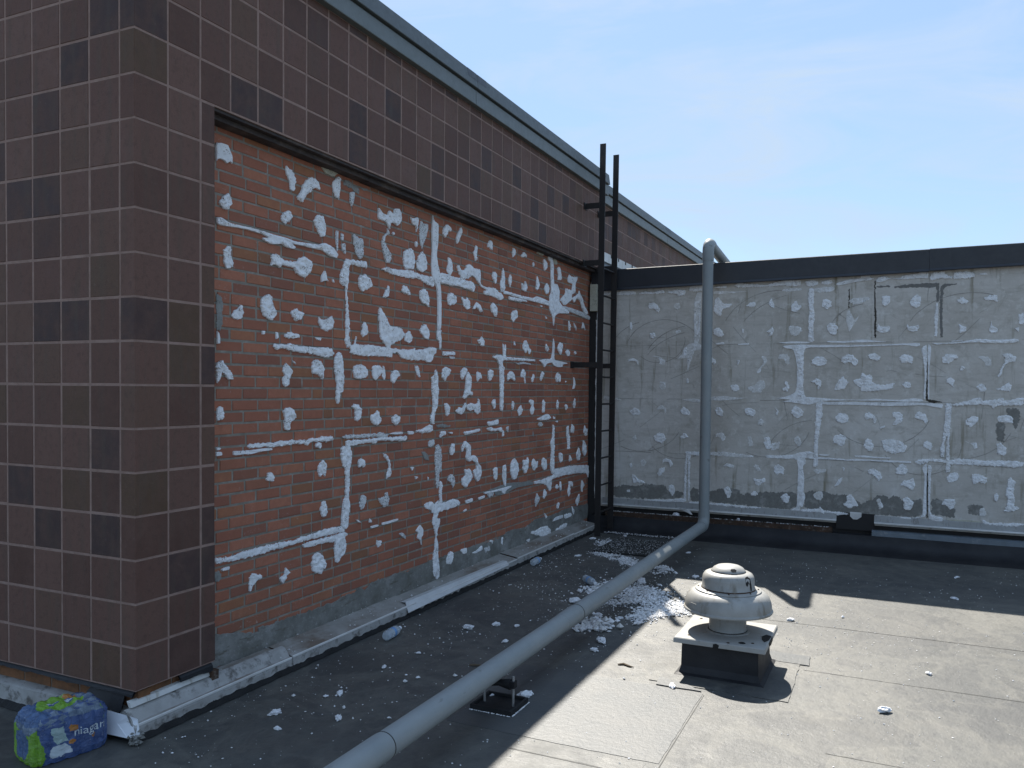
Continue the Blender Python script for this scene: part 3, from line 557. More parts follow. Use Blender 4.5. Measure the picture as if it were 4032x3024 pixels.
BLOB_C="""w -189,2776 -318,2777 -421,2766 -427,2729 -319,2727 -189,2733
w 62,2787 -117,2786 -117,2736 -32,2733 61,2724
w -447,2734 -522,2762 -635,2751 -747,2770 -766,2733 -623,2727 -497,2729
w -797,2750 -883,2765 -1004,2759 -999,2711 -920,2685 -895,2716 -809,2728
w -1034,2752 -1046,2793 -1124,2808 -1195,2810 -1196,2745 -1101,2737
w -1302,2776 -1395,2783 -1453,2792 -1454,2757 -1372,2761
f -1314,2734 -1535,2718 -1706,2717 -1535,2701 -1397,2695 -1309,2699
w -1534,2789 -1580,2816 -1716,2792 -1874,2773 -1984,2802 -2093,2825 -2202,2809 -2235,2768 -2203,2746 -2040,2760 -1874,2756 -1717,2757 -1558,2758
f -2029,2709 -2116,2728 -2236,2717 -2225,2694 -2095,2689
w -2261,2789 -2344,2807 -2345,2740 -2289,2743
f 80,2687 41,2698 32,2522 34,2181 74,2170 84,2410
w -581,2625 -637,2635 -687,2597 -713,2535 -689,2511 -651,2555 -588,2563 -571,2588
f -872,2608 -921,2618 -952,2563 -898,2541 -867,2566
w -355,2410 -374,2422 -388,2360 -375,2323 -356,2349
w -592,2282 -654,2286 -661,2244 -630,2214 -595,2245
f -889,2299 -937,2316 -956,2292 -902,2263
f -1131,2724 -1184,2728 -1179,2686 -1170,2484 -1168,2222 -1145,2162 -1187,2138 -1182,2084 -1110,2079 -1087,2007 -1058,1924 -1041,1852 -1029,1864 -1027,1996 -985,1990 -912,1979 -972,2045 -989,2105 -1043,2152 -1109,2163 -1093,2439 -1102,2653
w -1098,2486 -1122,2491 -1125,2318 -1143,2294 -1158,2484 -1167,2472 -1164,2317 -1144,2246 -1107,2271
w -989,2093 -1025,2116 -1020,2020 -984,1996
w -1024,1761 -1042,1767 -1049,1713 -1025,1713
w -1327,2645 -1368,2661 -1398,2618 -1421,2588 -1526,2584 -1480,2545 -1411,2529 -1394,2447 -1353,2466 -1312,2515 -1322,2574
w -1663,2562 -1719,2600 -1770,2593 -1754,2547 -1703,2537
w -1926,2633 -1954,2574 -1964,2517 -1933,2529 -1899,2565 -1908,2599
w -2184,2594 -2206,2542 -2238,2547 -2223,2496 -2196,2475 -2142,2476 -2130,2534 -2152,2573
w -1355,2330 -1414,2300 -1427,2229 -1380,2224 -1321,2254 -1309,2302
w -1622,2312 -1644,2306 -1643,2259 -1628,2260
w -1942,2333 -1961,2281 -1938,2230 -1905,2225 -1921,2259 -1871,2266 -1920,2294
f -2112,2323 -2166,2326 -2242,2309 -2243,2258 -2179,2212 -2135,2232 -2113,2278
f -2305,2708 -2353,2717 -2362,2154 -2320,2143 -2306,2223 -2316,2403
w -1994,2149 -2158,2163 -2330,2154 -2320,2138 -2104,2138
w -2050,2113 -2148,2126 -2267,2127 -2352,2115 -2356,2098 -2278,2082 -2268,2031 -2259,1940 -2256,1781 -2269,1656 -2286,1577 -2340,1561 -2365,1521 -2341,1487 -2245,1497 -2147,1513 -2048,1517 -2146,1541 -2004,1551 -2135,1587 -2189,1622 -2209,1724 -2206,1861 -2188,1986 -2160,2078 -2083,2090
w -1340,2153 -1428,2170 -1440,2140 -1346,2138
w -1584,2144 -1704,2151 -1704,2132 -1590,2129
w -347,1983 -405,2001 -463,1964 -463,1914 -437,1958 -380,1964 -341,1958
f -626,2024 -708,2017 -783,1962 -759,1913 -709,1925 -721,1974 -658,2005
w -1296,1994 -1337,1981 -1355,1934 -1326,1916 -1290,1946
w -1581,1968 -1602,1962 -1599,1921 -1579,1915
f -1830,2007 -1863,2012 -1898,1954 -1876,1919 -1832,1879 -1832,1839 -1799,1821 -1782,1839 -1821,1885 -1864,1943
f -2018,2022 -2095,2033 -2129,1975 -2119,1918 -2086,1930 -2074,1970 -2014,1976
f -711,1730 -774,1730 -793,1657 -738,1632 -712,1681
w -1510,1686 -1573,1710 -1609,1651 -1575,1616 -1523,1633
f -1683,1675 -1756,1687 -1823,1746 -1867,1746 -1880,1665 -1825,1607 -1746,1617 -1711,1640
w -2072,1735 -2100,1741 -2133,1678 -2102,1615 -2057,1649 -2090,1689
f -46,1564 -256,1528 -256,1504 -47,1513
f -1296,1560 -1436,1573 -1553,1557 -1724,1553 -1553,1533 -1414,1520 -1296,1524
f -961,1525 -1082,1539 -1178,1534 -1178,1492 -1058,1509
w -361,1381 -425,1431 -496,1389 -484,1346 -401,1334
f -684,1424 -740,1467 -796,1413 -791,1365 -765,1413 -703,1406
w -950,1404 -998,1447 -1072,1394 -1060,1352 -987,1357
w -1351,1424 -1392,1454 -1439,1402 -1428,1342 -1375,1359 -1357,1388
w -1658,1429 -1714,1450 -1783,1420 -1778,1373 -1739,1349 -1681,1377
w -1983,1458 -2023,1413 -2007,1367 -1990,1389 -2006,1418
w -2154,1438 -2191,1485 -2273,1429 -2268,1372 -2204,1342 -2149,1393
f -1807,1304 -1840,1334 -1880,1294 -1842,1249 -1808,1269
w -657,1101 -707,1146 -769,1142 -801,1069 -758,1025 -696,1035 -664,1065
w -966,1111 -1014,1155 -1058,1102 -1021,1095 -973,1081
f -404,1081 -442,1113 -455,1058 -404,1044
f -1361,1148 -1419,1174 -1472,1122 -1444,1074 -1408,1114 -1361,1118
f -1702,1124 -1742,1137 -1760,1032 -1715,1025
w -1877,1129 -1933,1143 -1945,1062 -1957,1016 -1901,1003 -1873,1060
f -1945,1062 -2044,1089 -2034,1019 -1957,982
f -2175,1128 -2218,1163 -2267,1097 -2241,1039 -2198,1071
w -1023,944 -1180,944 -1181,896 -1072,910 -1080,391 -1059,383 -1052,873 -1040,872 -1037,370 -1013,386 -1014,726 -1030,896
w -553,371 -792,381 -1006,416 -1037,370 -879,361 -655,356 -554,356
w -1074,378 -1188,386 -1188,362 -1074,360
w -1295,381 -1454,380 -1628,374 -1855,366 -1844,348 -1628,344 -1431,354 -1296,357
f -1293,943 -1446,955 -1585,943 -1768,927 -1768,904 -1609,897 -1446,908 -1293,913
w -1891,938 -2014,938 -2178,956 -2285,983 -2374,993 -2375,919 -2297,927 -2307,871 -2277,835 -2295,699 -2287,562 -2309,529 -2284,402 -2257,400 -2253,348 -2155,358 -2225,397 -2226,672 -2229,821 -2211,912 -2069,906 -1903,910
w -2263,371 -2384,391 -2385,352 -2274,349
w -369,768 -395,788 -408,745 -389,719
f -503,812 -541,838 -573,802 -548,752 -510,762
w -761,836 -798,856 -860,840 -883,786 -855,754 -835,814 -780,818 -761,787
w -725,736 -787,751 -787,702 -726,650 -701,667
w -403,651 -441,647 -474,599 -525,590 -564,561 -513,552 -474,568 -423,547 -404,583
w -341,467 -379,475 -386,445 -348,442
w -827,533 -870,566 -907,525 -908,452 -878,428 -852,473
w -1452,546 -1498,578 -1539,527 -1529,456 -1500,442 -1470,499
w -1988,821 -2026,846 -2087,809 -2083,733 -2050,749 -2017,730 -1983,763
w -1760,681 -1839,674 -1895,689 -1885,642 -1807,596 -1783,648
w -1751,517 -1785,548 -1825,510 -1797,485 -1752,488
w -2059,501 -2108,545 -2152,496 -2137,437 -2110,424 -2065,467
f -1436,794 -1482,832 -1564,812 -1553,776 -1483,797
f -1758,810 -1803,835 -1849,768 -1816,754
w -2171,2814 -2220,2812 -2226,2755 -2172,2746
w -2269,2787 -2332,2806 -2396,2786 -2392,2747 -2312,2734
w -2428,2785 -2522,2803 -2544,2768 -2492,2743 -2434,2757
w -2580,2761 -2698,2794 -2810,2799 -2810,2832 -2891,2834 -2901,2800 -2941,2793 -2902,2773 -2760,2763 -2678,2745 -2596,2732 -2575,2744
w -2952,2765 -2971,2802 -3051,2815 -3071,2786 -3179,2781 -3198,2807 -3333,2822 -3352,2837 -3429,2832 -3430,2763 -3344,2773 -3218,2763 -3179,2765 -3081,2781 -3002,2746 -2957,2754
w -3440,2763 -3448,2816 -3571,2830 -3580,2798 -3646,2774 -3637,2753 -3534,2763 -3468,2740
w -3651,2752 -3655,2820 -3802,2813 -3849,2784 -3813,2755 -3730,2748
w -3858,2784 -3921,2801 -3948,2779 -3912,2773
f -2355,2721 -2492,2726 -2576,2717 -2535,2674 -2430,2667 -2366,2687
w -2307,2717 -2360,2715 -2357,2580 -2369,2400 -2356,2310 -2365,2141 -2311,2159 -2306,2334 -2316,2480 -2299,2582
w -2502,2161 -2658,2153 -2852,2171 -2973,2153 -3073,2140 -2852,2138 -2627,2137 -2491,2144
w -2242,2126 -2397,2118 -2710,2113 -3013,2114 -3211,2122 -3365,2125 -3371,2098 -3337,2088 -3250,2105 -3014,2100 -2710,2094 -2450,2092 -2280,2097
w -2182,2132 -2242,2126 -2285,2103 -2270,2029 -2263,1802 -2273,1552 -2224,1552 -2199,1745 -2207,1916 -2183,2064
w -3471,2123 -3593,2121 -3742,2134 -3870,2158 -4006,2145 -4210,2152 -4215,2116 -4051,2108 -3871,2122 -3687,2114 -3499,2107
w -3640,2141 -3742,2150 -3742,2140 -3649,2133
d -2953,2711 -3082,2715 -3092,2699 -2963,2697
d -3117,2692 -3200,2715 -3345,2719 -3488,2723 -3535,2710 -3529,2536 -3501,2537 -3512,2674 -3393,2680 -3200,2683
d -3545,2710 -3703,2703 -3573,2677 -3558,2492 -3569,2185 -3545,2175 -3534,2536
w -3501,2516 -3520,2520 -3526,2441 -3517,2186 -3496,2192 -3494,2389
k -2698,2700 -2708,2700 -2708,2578 -2700,2479 -2700,2567
k -2940,2766 -2950,2765 -2951,2514 -2965,2426 -2964,2186 -2947,2186 -2944,2471
w -2442,2594 -2484,2598 -2536,2573 -2532,2518 -2485,2492 -2443,2521
w -2519,2351 -2572,2344 -2602,2293 -2584,2226 -2542,2222 -2500,2262 -2486,2318
f -2697,2578 -2763,2598 -2844,2600 -2910,2603 -2895,2576 -2825,2541 -2764,2532 -2713,2550
f -2683,2457 -2704,2479 -2746,2400 -2752,2367 -2802,2415 -2772,2355 -2737,2301 -2708,2248 -2696,2302 -2675,2369
w -3015,2599 -3054,2621 -3092,2596 -3085,2531 -3046,2502 -3011,2523
w -3299,2598 -3337,2610 -3371,2574 -3363,2499 -3320,2474 -3276,2503 -3266,2535
w -2980,2328 -3010,2294 -3089,2303 -3090,2249 -3031,2228 -2966,2251
w -3246,2310 -3276,2288 -3352,2312 -3358,2275 -3334,2243 -3276,2239 -3247,2267
w -3688,2546 -3734,2565 -3799,2526 -3772,2501 -3716,2508 -3688,2530
w -3912,2553 -3970,2581 -4033,2574 -4035,2506 -3980,2529 -3926,2526
w -3702,2309 -3739,2287 -3776,2275 -3768,2228 -3713,2214 -3712,2266
w -3980,2332 -3994,2280 -4040,2253 -4036,2217 -3987,2208 -3959,2240 -3976,2270
w -4205,2388 -4251,2396 -4254,2284 -4211,2295
w -4177,2250 -4216,2264 -4213,2213
w -2346,1961 -2388,2000 -2462,1993 -2500,1959 -2485,1909 -2400,1898 -2352,1921
w -2640,1992 -2691,2019 -2753,2013 -2800,1946 -2775,1891 -2744,1924 -2703,1936 -2672,1914 -2630,1953
w -2895,2006 -2935,2033 -3006,1999 -3011,1961 -2977,1945 -2906,1973
w -3184,1987 -3222,2019 -3300,1997 -3311,1954 -3302,1911 -3272,1932 -3204,1927 -3179,1960
w -2339,1734 -2403,1774 -2451,1746 -2446,1690 -2415,1645 -2404,1701
w -2628,1758 -2654,1791 -2685,1758 -2716,1736 -2676,1669 -2625,1641 -2573,1651 -2593,1713
w -2762,1753 -2828,1769 -2837,1836 -2879,1797 -2909,1814 -2939,1792 -2930,1737 -2991,1704 -3051,1704 -3149,1727 -3121,1661 -3002,1644 -2922,1632 -2841,1637 -2820,1681 -2763,1719
w -3208,1705 -3247,1743 -3296,1722 -3292,1684 -3248,1671
w -3378,2066 -3400,2092 -3431,2108 -3435,1963 -3432,1749 -3424,1551 -3406,1578 -3417,1803 -3397,1985
w -3442,2118 -3469,2086 -3466,1984 -3455,1856 -3462,1557 -3447,1568 -3444,1910 -3436,2017
k -3428,1963 -3437,1963 -3447,1557 -3429,1546 -3430,1749
w -3572,1983 -3614,2020 -3698,1998 -3713,1972 -3662,1951 -3635,1919 -3583,1920 -3566,1952
f -3873,1981 -3946,1991 -3992,1949 -3993,1897 -3948,1886 -3929,1939
w -4071,2000 -4133,2014 -4196,1978 -4192,1937 -4144,1927 -4109,1906 -4092,1865 -4075,1803 -4044,1783 -4065,1855 -4100,1927 -4108,1968
w -3719,1866 -3747,1898 -3764,1866 -3729,1840
w -3605,1761 -3647,1787 -3685,1750 -3667,1708 -3677,1682 -3638,1718 -3610,1729
w -3865,1688 -3915,1725 -3957,1678 -3944,1636 -3898,1646
w -4033,1668 -4086,1690 -4134,1736 -4170,1711 -4158,1644 -4114,1648 -4051,1663
w -2256,1575 -2406,1565 -2616,1551 -2802,1548 -2973,1561 -3103,1552 -3221,1554 -3318,1571 -3395,1562 -3415,1540 -3251,1533 -3103,1541 -2923,1539 -2720,1542 -2512,1533 -2333,1491 -2193,1506 -2192,1529 -2257,1530
w -2407,1520 -2720,1525 -3024,1524 -3221,1532 -3482,1523 -3586,1516 -3577,1473 -3521,1483 -3415,1503 -3124,1487 -2823,1493 -2460,1493
k -3429,1551 -3481,1557 -3548,1548 -3586,1532 -3472,1525
w -2396,1520 -2465,1510 -2462,1386 -2439,1205 -2425,1058 -2426,854 -2408,828 -2381,835 -2384,999 -2394,1226
w -3600,1525 -3661,1523 -3659,1390 -3648,1241 -3645,1156 -3653,944 -3664,849 -3618,836 -3618,1049 -3625,1209 -3603,1128 -3582,1144 -3595,1272 -3606,1432
w -3661,1512 -3790,1551 -3863,1578 -3918,1584 -3918,1553 -4026,1565 -4098,1581 -4103,1555 -4204,1577 -4268,1593 -4269,1517 -4152,1510 -4045,1508 -4019,1476 -3991,1512 -3837,1515 -3680,1496
w -2201,963 -2266,988 -2341,997 -2405,977 -2363,953 -2234,953
w -2320,939 -2469,940 -2679,932 -2694,922 -2792,937 -2934,933 -3134,936 -3310,933 -3310,917 -3134,914 -2934,922 -2772,914 -2575,917 -2331,917
w -2432,972 -2543,971 -2522,954 -2437,956
w -2776,970 -2883,977 -2954,967 -3123,963 -3114,952 -2934,953 -2792,954
w -3334,940 -3445,966 -3568,972 -3653,954 -3690,977 -3820,983 -3939,967 -4065,978 -4207,979 -4280,972 -4281,931 -4209,912 -4066,921 -3912,919 -3802,924 -3635,922 -3578,940 -3493,947 -3426,917 -3359,903
w -3597,1186 -3609,1069 -3601,984 -3572,993 -3566,1078 -3584,1132
w -2588,1366 -2619,1406 -2691,1404 -2725,1358 -2693,1303 -2610,1310
w -2865,1400 -2915,1423 -2966,1391 -2985,1320 -2963,1310 -2937,1357 -2876,1339
w -3125,1421 -3174,1439 -3229,1402 -3225,1337 -3176,1303 -3127,1301 -3166,1357 -3131,1389
w -3331,1398 -3369,1437 -3427,1417 -3456,1358 -3433,1320 -3399,1357 -3341,1361
w -3784,1371 -3839,1404 -3894,1400 -3886,1353 -3832,1288 -3785,1319
w -4048,1388 -4065,1414 -4154,1416 -4186,1391 -4178,1339 -4147,1344 -4067,1347
w -2581,1175 -2664,1187 -2696,1156 -2691,1100 -2656,1057 -2566,1107
w -2880,1140 -2910,1161 -2941,1120 -2967,1077 -2943,1024 -2902,1029 -2866,1062
w -3036,1135 -3130,1154 -3209,1141 -3273,1080 -3240,1022 -3143,1000 -3063,1032 -3042,1091
w -3413,1121 -3451,1152 -3497,1119 -3491,1049 -3452,1063 -3423,1084
f -3779,1160 -3817,1135 -3881,1148 -3891,1091 -3864,1074 -3844,1121
w -4048,1133 -4079,1155 -4125,1110 -4139,1059 -4109,1022 -4059,1045 -4054,1097
w -3014,1271 -3068,1294 -3058,1267 -3019,1255
f -2382,795 -2418,819 -2514,812 -2504,784 -2409,756
w -2911,827 -2966,852 -3037,800 -3046,751 -3013,716 -2977,769 -2927,783
w -3165,845 -3223,915 -3272,872 -3283,829 -3254,795 -3176,796
w -2625,706 -2672,748 -2662,697 -2632,650 -2590,639
w -3207,678 -3246,740 -3294,743 -3332,775 -3351,703 -3335,642 -3286,656 -3247,686
w -3628,793 -3655,832 -3711,846 -3744,810 -3713,756 -3657,740 -3627,761
w -3841,826 -3896,841 -3978,802 -3975,749 -3897,755 -3861,732
w -2665,848 -2691,838 -2681,798
f -2381,533 -2422,581 -2481,574 -2487,517 -2461,482 -2413,496
w -2711,543 -2747,568 -2794,515 -2833,445 -2800,449 -2739,416 -2677,457 -2717,488
f -2997,528 -3032,541 -3068,456 -3034,423 -3013,474
w -3239,550 -3278,579 -3337,529 -3333,474 -3300,437 -3256,447 -3250,501
w -3590,535 -3623,580 -3698,574 -3713,522 -3667,466 -3633,511 -3595,519
w -4040,649 -4067,661 -4081,620 -4064,577 -4037,586
w -4153,791 -4175,818 -4216,784 -4212,732 -4196,679 -4215,577 -4207,545 -4256,523 -4208,494 -4119,482 -4145,531 -4153,604 -4129,665 -4146,718
f -3912,493 -3957,512 -3985,446 -3959,418 -3922,436
w -2276,367 -2372,385 -2447,396 -2457,414 -2489,382 -2616,374 -2709,375 -2740,355 -2637,342 -2448,334 -2362,350
w -3159,347 -3262,372 -3321,365 -3321,338 -3243,354
w -3408,873 -3450,924 -3454,892 -3453,633 -3460,386 -3321,352 -3316,359 -3422,383 -3427,632 -3433,794
w -3460,913 -3494,893 -3491,797 -3489,636 -3491,410 -3603,386 -3603,349 -3523,348 -3475,366 -3468,634
k -3452,827 -3461,827 -3470,365 -3458,365
y -3627,372 -3813,381 -3932,374 -3942,354 -3721,347
w -3932,379 -3959,392 -3996,363 -4175,377 -4292,381 -4293,361 -4176,341 -4041,346 -3960,350
m -178,501 -269,513 -321,528 -411,515 -551,548 -702,550 -802,544 -828,484 -901,489 -1006,483 -1000,422 -792,390 -553,378 -179,375
m -1084,530 -1180,530 -1182,391 -1086,385
m -1293,506 -1405,543 -1463,541 -1544,557 -1614,544 -1649,499 -1729,516 -1842,534 -1953,541 -2053,547 -2217,557 -2225,403 -2133,368 -1855,372 -1570,382 -1295,387
m -2294,562 -2369,578 -2423,570 -2528,576 -2623,549 -2706,559 -2810,505 -2861,480 -2962,526 -3001,573 -3091,578 -3121,536 -3150,582 -3219,565 -3240,522 -3337,540 -3414,566 -3422,394 -3321,370 -3144,374 -2944,370 -2740,366 -2297,380
m -3500,550 -3557,576 -3623,537 -3718,480 -3701,394 -3493,410
m -3801,517 -3865,538 -3956,528 -3940,422 -3830,435
m -4040,1346 -4120,1348 -4115,1162 -4052,1160
m -4108,1482 -4232,1485 -4243,1382 -4210,1268 -4155,1380"""
PARGE="616,294 707,276 785,261 865,233 939,220 943,245 1033,239 1132,237 1234,239 1340,234 1450,229 1553,234 1672,229 1721,255 1860,239 1886,265 1992,234 2046,270 2158,271 2274,255 2363,279 2504,253 2633,262 2863,275 2992,266 3201,273 3359,260 3556,273 3747,257 3966,254 4137,260 4256,285 4419,286 4633,263 4789,285 4903,315 5142,301 5342,293 5524,298 5713,313 5939,305 6236,289 6518,275"


# ------------------------------------------------------------------ setting: roof deck
G0 = MB(); n = 80.
G0.v = [(-n,-n,0),(n,-n,0),(n,n,0),(-n,n,0)]; G0.face([0,1,2,3])
deck = tag(G0.obj('roof_deck', 'membrane'), kind='structure')
def seam(x0, x1, y0, y1, parent=deck, h=.0010, mat='seam'):
    along = 'x' if abs(x1-x0) > abs(y1-y0) else 'y'
    a, c = (min(x0, x1), max(x0, x1)) if along == 'x' else (min(y0, y1), max(y0, y1)); k = (y0 if along == 'x' else x0)
    MB().sweep([(k-.0022, -.01), (k-.0022, h), (k+.0022, h), (k+.0022, -.01)], along, stations(a, c, .06), close=True,
               jit=lambda t, i: (.007*noise.noise(Vector((t*1.3, k, 0)))+(.0016*noise.noise(Vector((t*9, k, i))) if i in (1, 2) else 0), 0)).obj('lap_seam', mat, parent)
def stations(a, c, st): k = max(1, int((c-a)/st)); return [a+(c-a)*i/k for i in range(k+1)]
# patches of newer membrane round the fan curb
def slab(name, poly, z1, mat, parent, jit=.004):
    b = MB(); P = []
    for i in range(len(poly)):
        a = Vector(poly[i]); c = Vector(poly[(i+1) % len(poly)]); k = max(1, int((c-a).length/.05))
        for q in range(k):
            t = a.lerp(c, q/k); P.append((t.x+rng.uniform(-jit, jit), t.y+rng.uniform(-jit, jit)))
    m = len(P); b.v = [(x, y, -.01) for x, y in P]+[(x, y, z1) for x, y in P]
    b.face(list(range(m, 2*m)))
    for i in range(m): b.face([i, (i+1) % m, m+(i+1) % m, m+i])
    return b.obj(name, mat, parent)
for X, ya, yb in ((3.35, -14, -1.9), (2.355, -14, -2.7), (1.235, -14, -2.9), (.655, -2.2, -1.6), (-2., -14, -.3)):
    if X > .5: seam(X, X+.004, ya, yb, mat='seam' if X > 3 else 'seam_faint')
    slab('membrane_lap', [(X+.006, ya), (X+.125, ya), (X+.125, yb), (X+.006, yb)], .0007, 'membrane', deck, .005)
seam(.0, 1.70, -2.262, -2.256, mat='seam_faint')
slab('membrane_patch', [(1.79,-1.93),(1.79,-2.68),(2.56,-2.67),(2.56,-1.88)], .0045, 'membrane', deck)
slab('membrane_patch', [(1.735,-1.99),(1.74,-2.24),(1.83,-2.1),(1.86,-1.97)], .0068, 'patch', deck)
slab('membrane_patch', [(2.44,-2.36),(2.44,-2.72),(2.62,-2.71),(2.62,-2.37)], .0068, 'patch', deck)
slab('membrane_patch', [(.8,-2.25),(1.72,-2.25),(1.72,-1.2),(.8,-1.2)], .0020, 'patch', deck)

# adjoining higher roof behind the right wall
tag(MB().box(6.76, 40, -30, .155, -1, 2.93).obj('upper_roof', 'membrane'), kind='structure')

# ------------------------------------------------------------------ tiled penthouse
H = .2032; ZJ = lambda j: 1.63+(8-j)*H
build = thing('tiled_penthouse', (3, .3, 0), 'dark brown tiled rooftop building with a grey metal coping, standing at left', 'building')
b = MB(); b.box(.06, 6.56, .27, 14, -.2, 4.1); b.obj('core', 'core', build)
g = MB(); g.box(.0019, 6.568, .0019, .27, ZJ(1)-.004, 3.93); g.box(.0019, .483, .0020, .27, ZJ(15), ZJ(1)-.004); g.obj('mortar_bed', 'grout', build)
g = MB(); g.box(.0019, .06, .27, 14, ZJ(15), 3.93); g.obj('mortar_bed', 'grout', build)
XV = lambda k: .19+(k-1)*.2022          # k-th upright joint on the long face
YA = lambda k: .0975+(k-1)*.2045        # k-th upright joint on the left face
GJ = .0060
rest = MB(); tmesh = {}
def project(P):
    d = Vector(P)-CAM; z = d.dot(fw)
    return (2016+3214.9*d.dot(rt2)/z, 1610.3-3214.9*d.dot(up2)/z, z)
def inview(P):
    x, y, z = project(P); return z > 0 and -60 < x < 4090 and -60 < y < 3080
def tile(kind, a0, a1, z0, z1, vis):
    jz = GJ if not vis else GJ+rng.uniform(-.0013, .0013)
    d = rng.uniform(-.0012, .0012)
    if kind == 'B': args = (a0+jz, a1-jz, d, .02, z0+GJ, z1-GJ, .0022, 'y-')
    else: args = (d, .02, a0+jz, a1-jz, z0+GJ, z1-GJ, .0022, 'x-')
    if vis:
        bb = MB(); bb.bev(*args); bb.obj('tile', 'tile', build)
    else: rest.bev(*args)
def corner_tile(z0, z1):
    bb = MB(); xa, yb = XV(1)-GJ, YA(1)-GJ; za, zb = z0+GJ, z1-GJ; c = .003
    out = [(0, yb), (0, c), (c, 0), (xa, 0)]; inn = [(.02, yb), (.02, .02), (.02, .02), (xa, .02)]
    bb.v = [(x, y, za) for x, y in out]+[(x, y, zb) for x, y in out]+[(x, y, za) for x, y in inn]+[(x, y, zb) for x, y in inn]
    for i in range(3): bb.face([i+1, i, 4+i, 5+i]); bb.face([8+i, 9+i, 13+i, 12+i]); bb.face([4+i, 12+i, 13+i, 5+i]); bb.face([i, i+1, 9+i, 8+i])
    bb.face([0, 8, 12, 4]); bb.face([3, 7, 15, 11])
    bb.obj('tile', 'tile', build)
TOP = 3.925
for j in range(15, -4, -1):
    z0 = ZJ(j); z1 = min(ZJ(j-1), TOP+.01) if j > -3 else TOP
    corner_tile(z0, z1)
    for k in range(1, 44):
        tile('A', YA(k), YA(k+1), z0, z1, k < 8 and any(inview((0, YA(k+i), z)) for i in (0, 1) for z in (z0, z1)))
    for k in range(1, 33):
        x0, x1 = XV(k), XV(k+1)
        if k == 32: x1 = 6.565
        if x0 > 6.5: continue
        if j >= 2:
            if k > 2: continue
            if k == 2: x1 = .4865+GJ
        tile('B', x0, x1, z0, z1, any(inview((x, 0, z)) for x in (x0, x1) for z in (z0, z1)))
o = rest.obj('tile', 'tile', build); o['kind'] = 'stuff'
# reveal of the opening (side of the pillar), lintel angle and soffit
b = MB(); b.box(.470, .4845, .021, .14, ZJ(15)+.004, ZJ(1)-.012); b.obj('reveal', 'tile', build)
b = MB(); b.box(.487, 6.566, .012, .02, ZJ(1)-.020, ZJ(1)-.0045); b.box(.487, 6.566, .02, .135, ZJ(1)-.020, ZJ(1)-.012)
b.obj('lintel', 'lintel', build)
b = MB()
for i, (xa, xb) in enumerate(((.49, 1.9), (1.9, 3.6), (3.6, 5.1), (5.1, 6.5))):
    b.box(xa, xb-.004, .05, .137, ZJ(1)-.045-rng.uniform(0, .006), ZJ(1)-.021)
b.obj('soffit_strip', 'lintel', build)
# coping: lower fascia and upper cover in lengths
def coping(parent, y, secs, back):
    for xa, xb in secs:
        b = MB(); b.sweep([(y+.3, 3.921), (y-.045, 3.921), (y-.048, 3.925), (y-.045, 4.032), (y+.3, 4.032)], 'x', [xa+.003, xb-.003], close=True)
        b.obj('coping_fascia', 'coping', parent)
        b = MB(); b.sweep([(y+.3, 4.036), (y-.030, 4.036), (y-.032, 4.047), (y-.062, 4.047), (y-.066, 4.051), (y-.050, 4.163), (y-.042, 4.167), (y+back, 4.170), (y+back, 4.036)], 'x', [xa+.002, xb-.002], close=True)
        b.obj('coping_cover', 'coping_shaded', parent)
coping(build, 0, [(-.06, 3.235), (3.235, 6.60)], .45)
for xa, xb in ((3.075, 3.228), (3.245, 3.40)):
    MB().sweep([(-.0594, 4.105), (-.0512, 4.1640), (-.040, 4.1640), (-.045, 4.105)], 'x', [xa, xb], close=True).obj('splice_plate', 'splice', build)
for (ya, yb) in ((-.04, 3.5), (3.5, 14)):
    MB().sweep([(.3, 3.921), (-.045, 3.921), (-.045, 4.032), (.3, 4.032)], 'y', [ya, yb], close=True).obj('coping_fascia', 'coping', build)
    MB().sweep([(.3, 4.036), (-.062, 4.047), (-.050, 4.163), (.45, 4.169)], 'y', [ya, yb], close=True).obj('coping_cover', 'coping_shaded', build)
MB().box(-.0, 6.56, -.0, 14, 4.05, 4.12).obj('roof_slab', 'membrane', build)
# brick plinth under the tiles and the black membrane hanging out of the joint
for k in range(9):
    MB().bev(.032, .1, .02+k*.206, .02+k*.206+.197, .118, .196, .002, 'x-').obj('plinth_brick', 'plinth', build)
for k in range(2):
    MB().bev(.03+k*.216, .03+k*.216+.207, .034, .1, .118, .196, .002, 'y-').obj('plinth_brick', 'plinth', build)
MB().box(.036, .48, .04, .27, -.1, .198).box(.0362, .27, .0402, 14, -.1, .1978).obj('plinth_core', 'mortar', build)
def ragged(axis, t0, t1, ytop, z1, depth, step=.03, amp=.02, off=0.):
    b = MB(); t = t0; pts = []
    while t < t1+1e-6: pts.append(t); t += step
    pr = []
    for t in pts:
        zb = z1-depth+amp*noise.noise(Vector((t*4, off, 1.3)))*1.6+rng.uniform(-.004, .004)
        pr.append((t, zb))
    th = .004
    for t, zb in pr:
        q = [(ytop-.002, z1), (ytop-.012, z1-.012), (ytop-.015, zb), (ytop-.015+th, zb), (ytop+th, z1-.008), (ytop+th+.004, z1)]
        for a, z in q: b.v.append((t, a, z) if axis == 'x' else (a, t, z))
    for i in range(len(pr)-1):
        for k in range(6):
            k2 = (k+1) % 6; b.face([i*6+k, i*6+k2, i*6+6+k2, i*6+6+k])
    return b
ragged('y', .02, 3.0, .012, .203, .020, amp=.010, off=2).obj('membrane_strip', 'black_mem', build)
ragged('x', .26, .485, .010, .203, .045, amp=.016, off=5).obj('membrane_strip', 'black_mem', build)
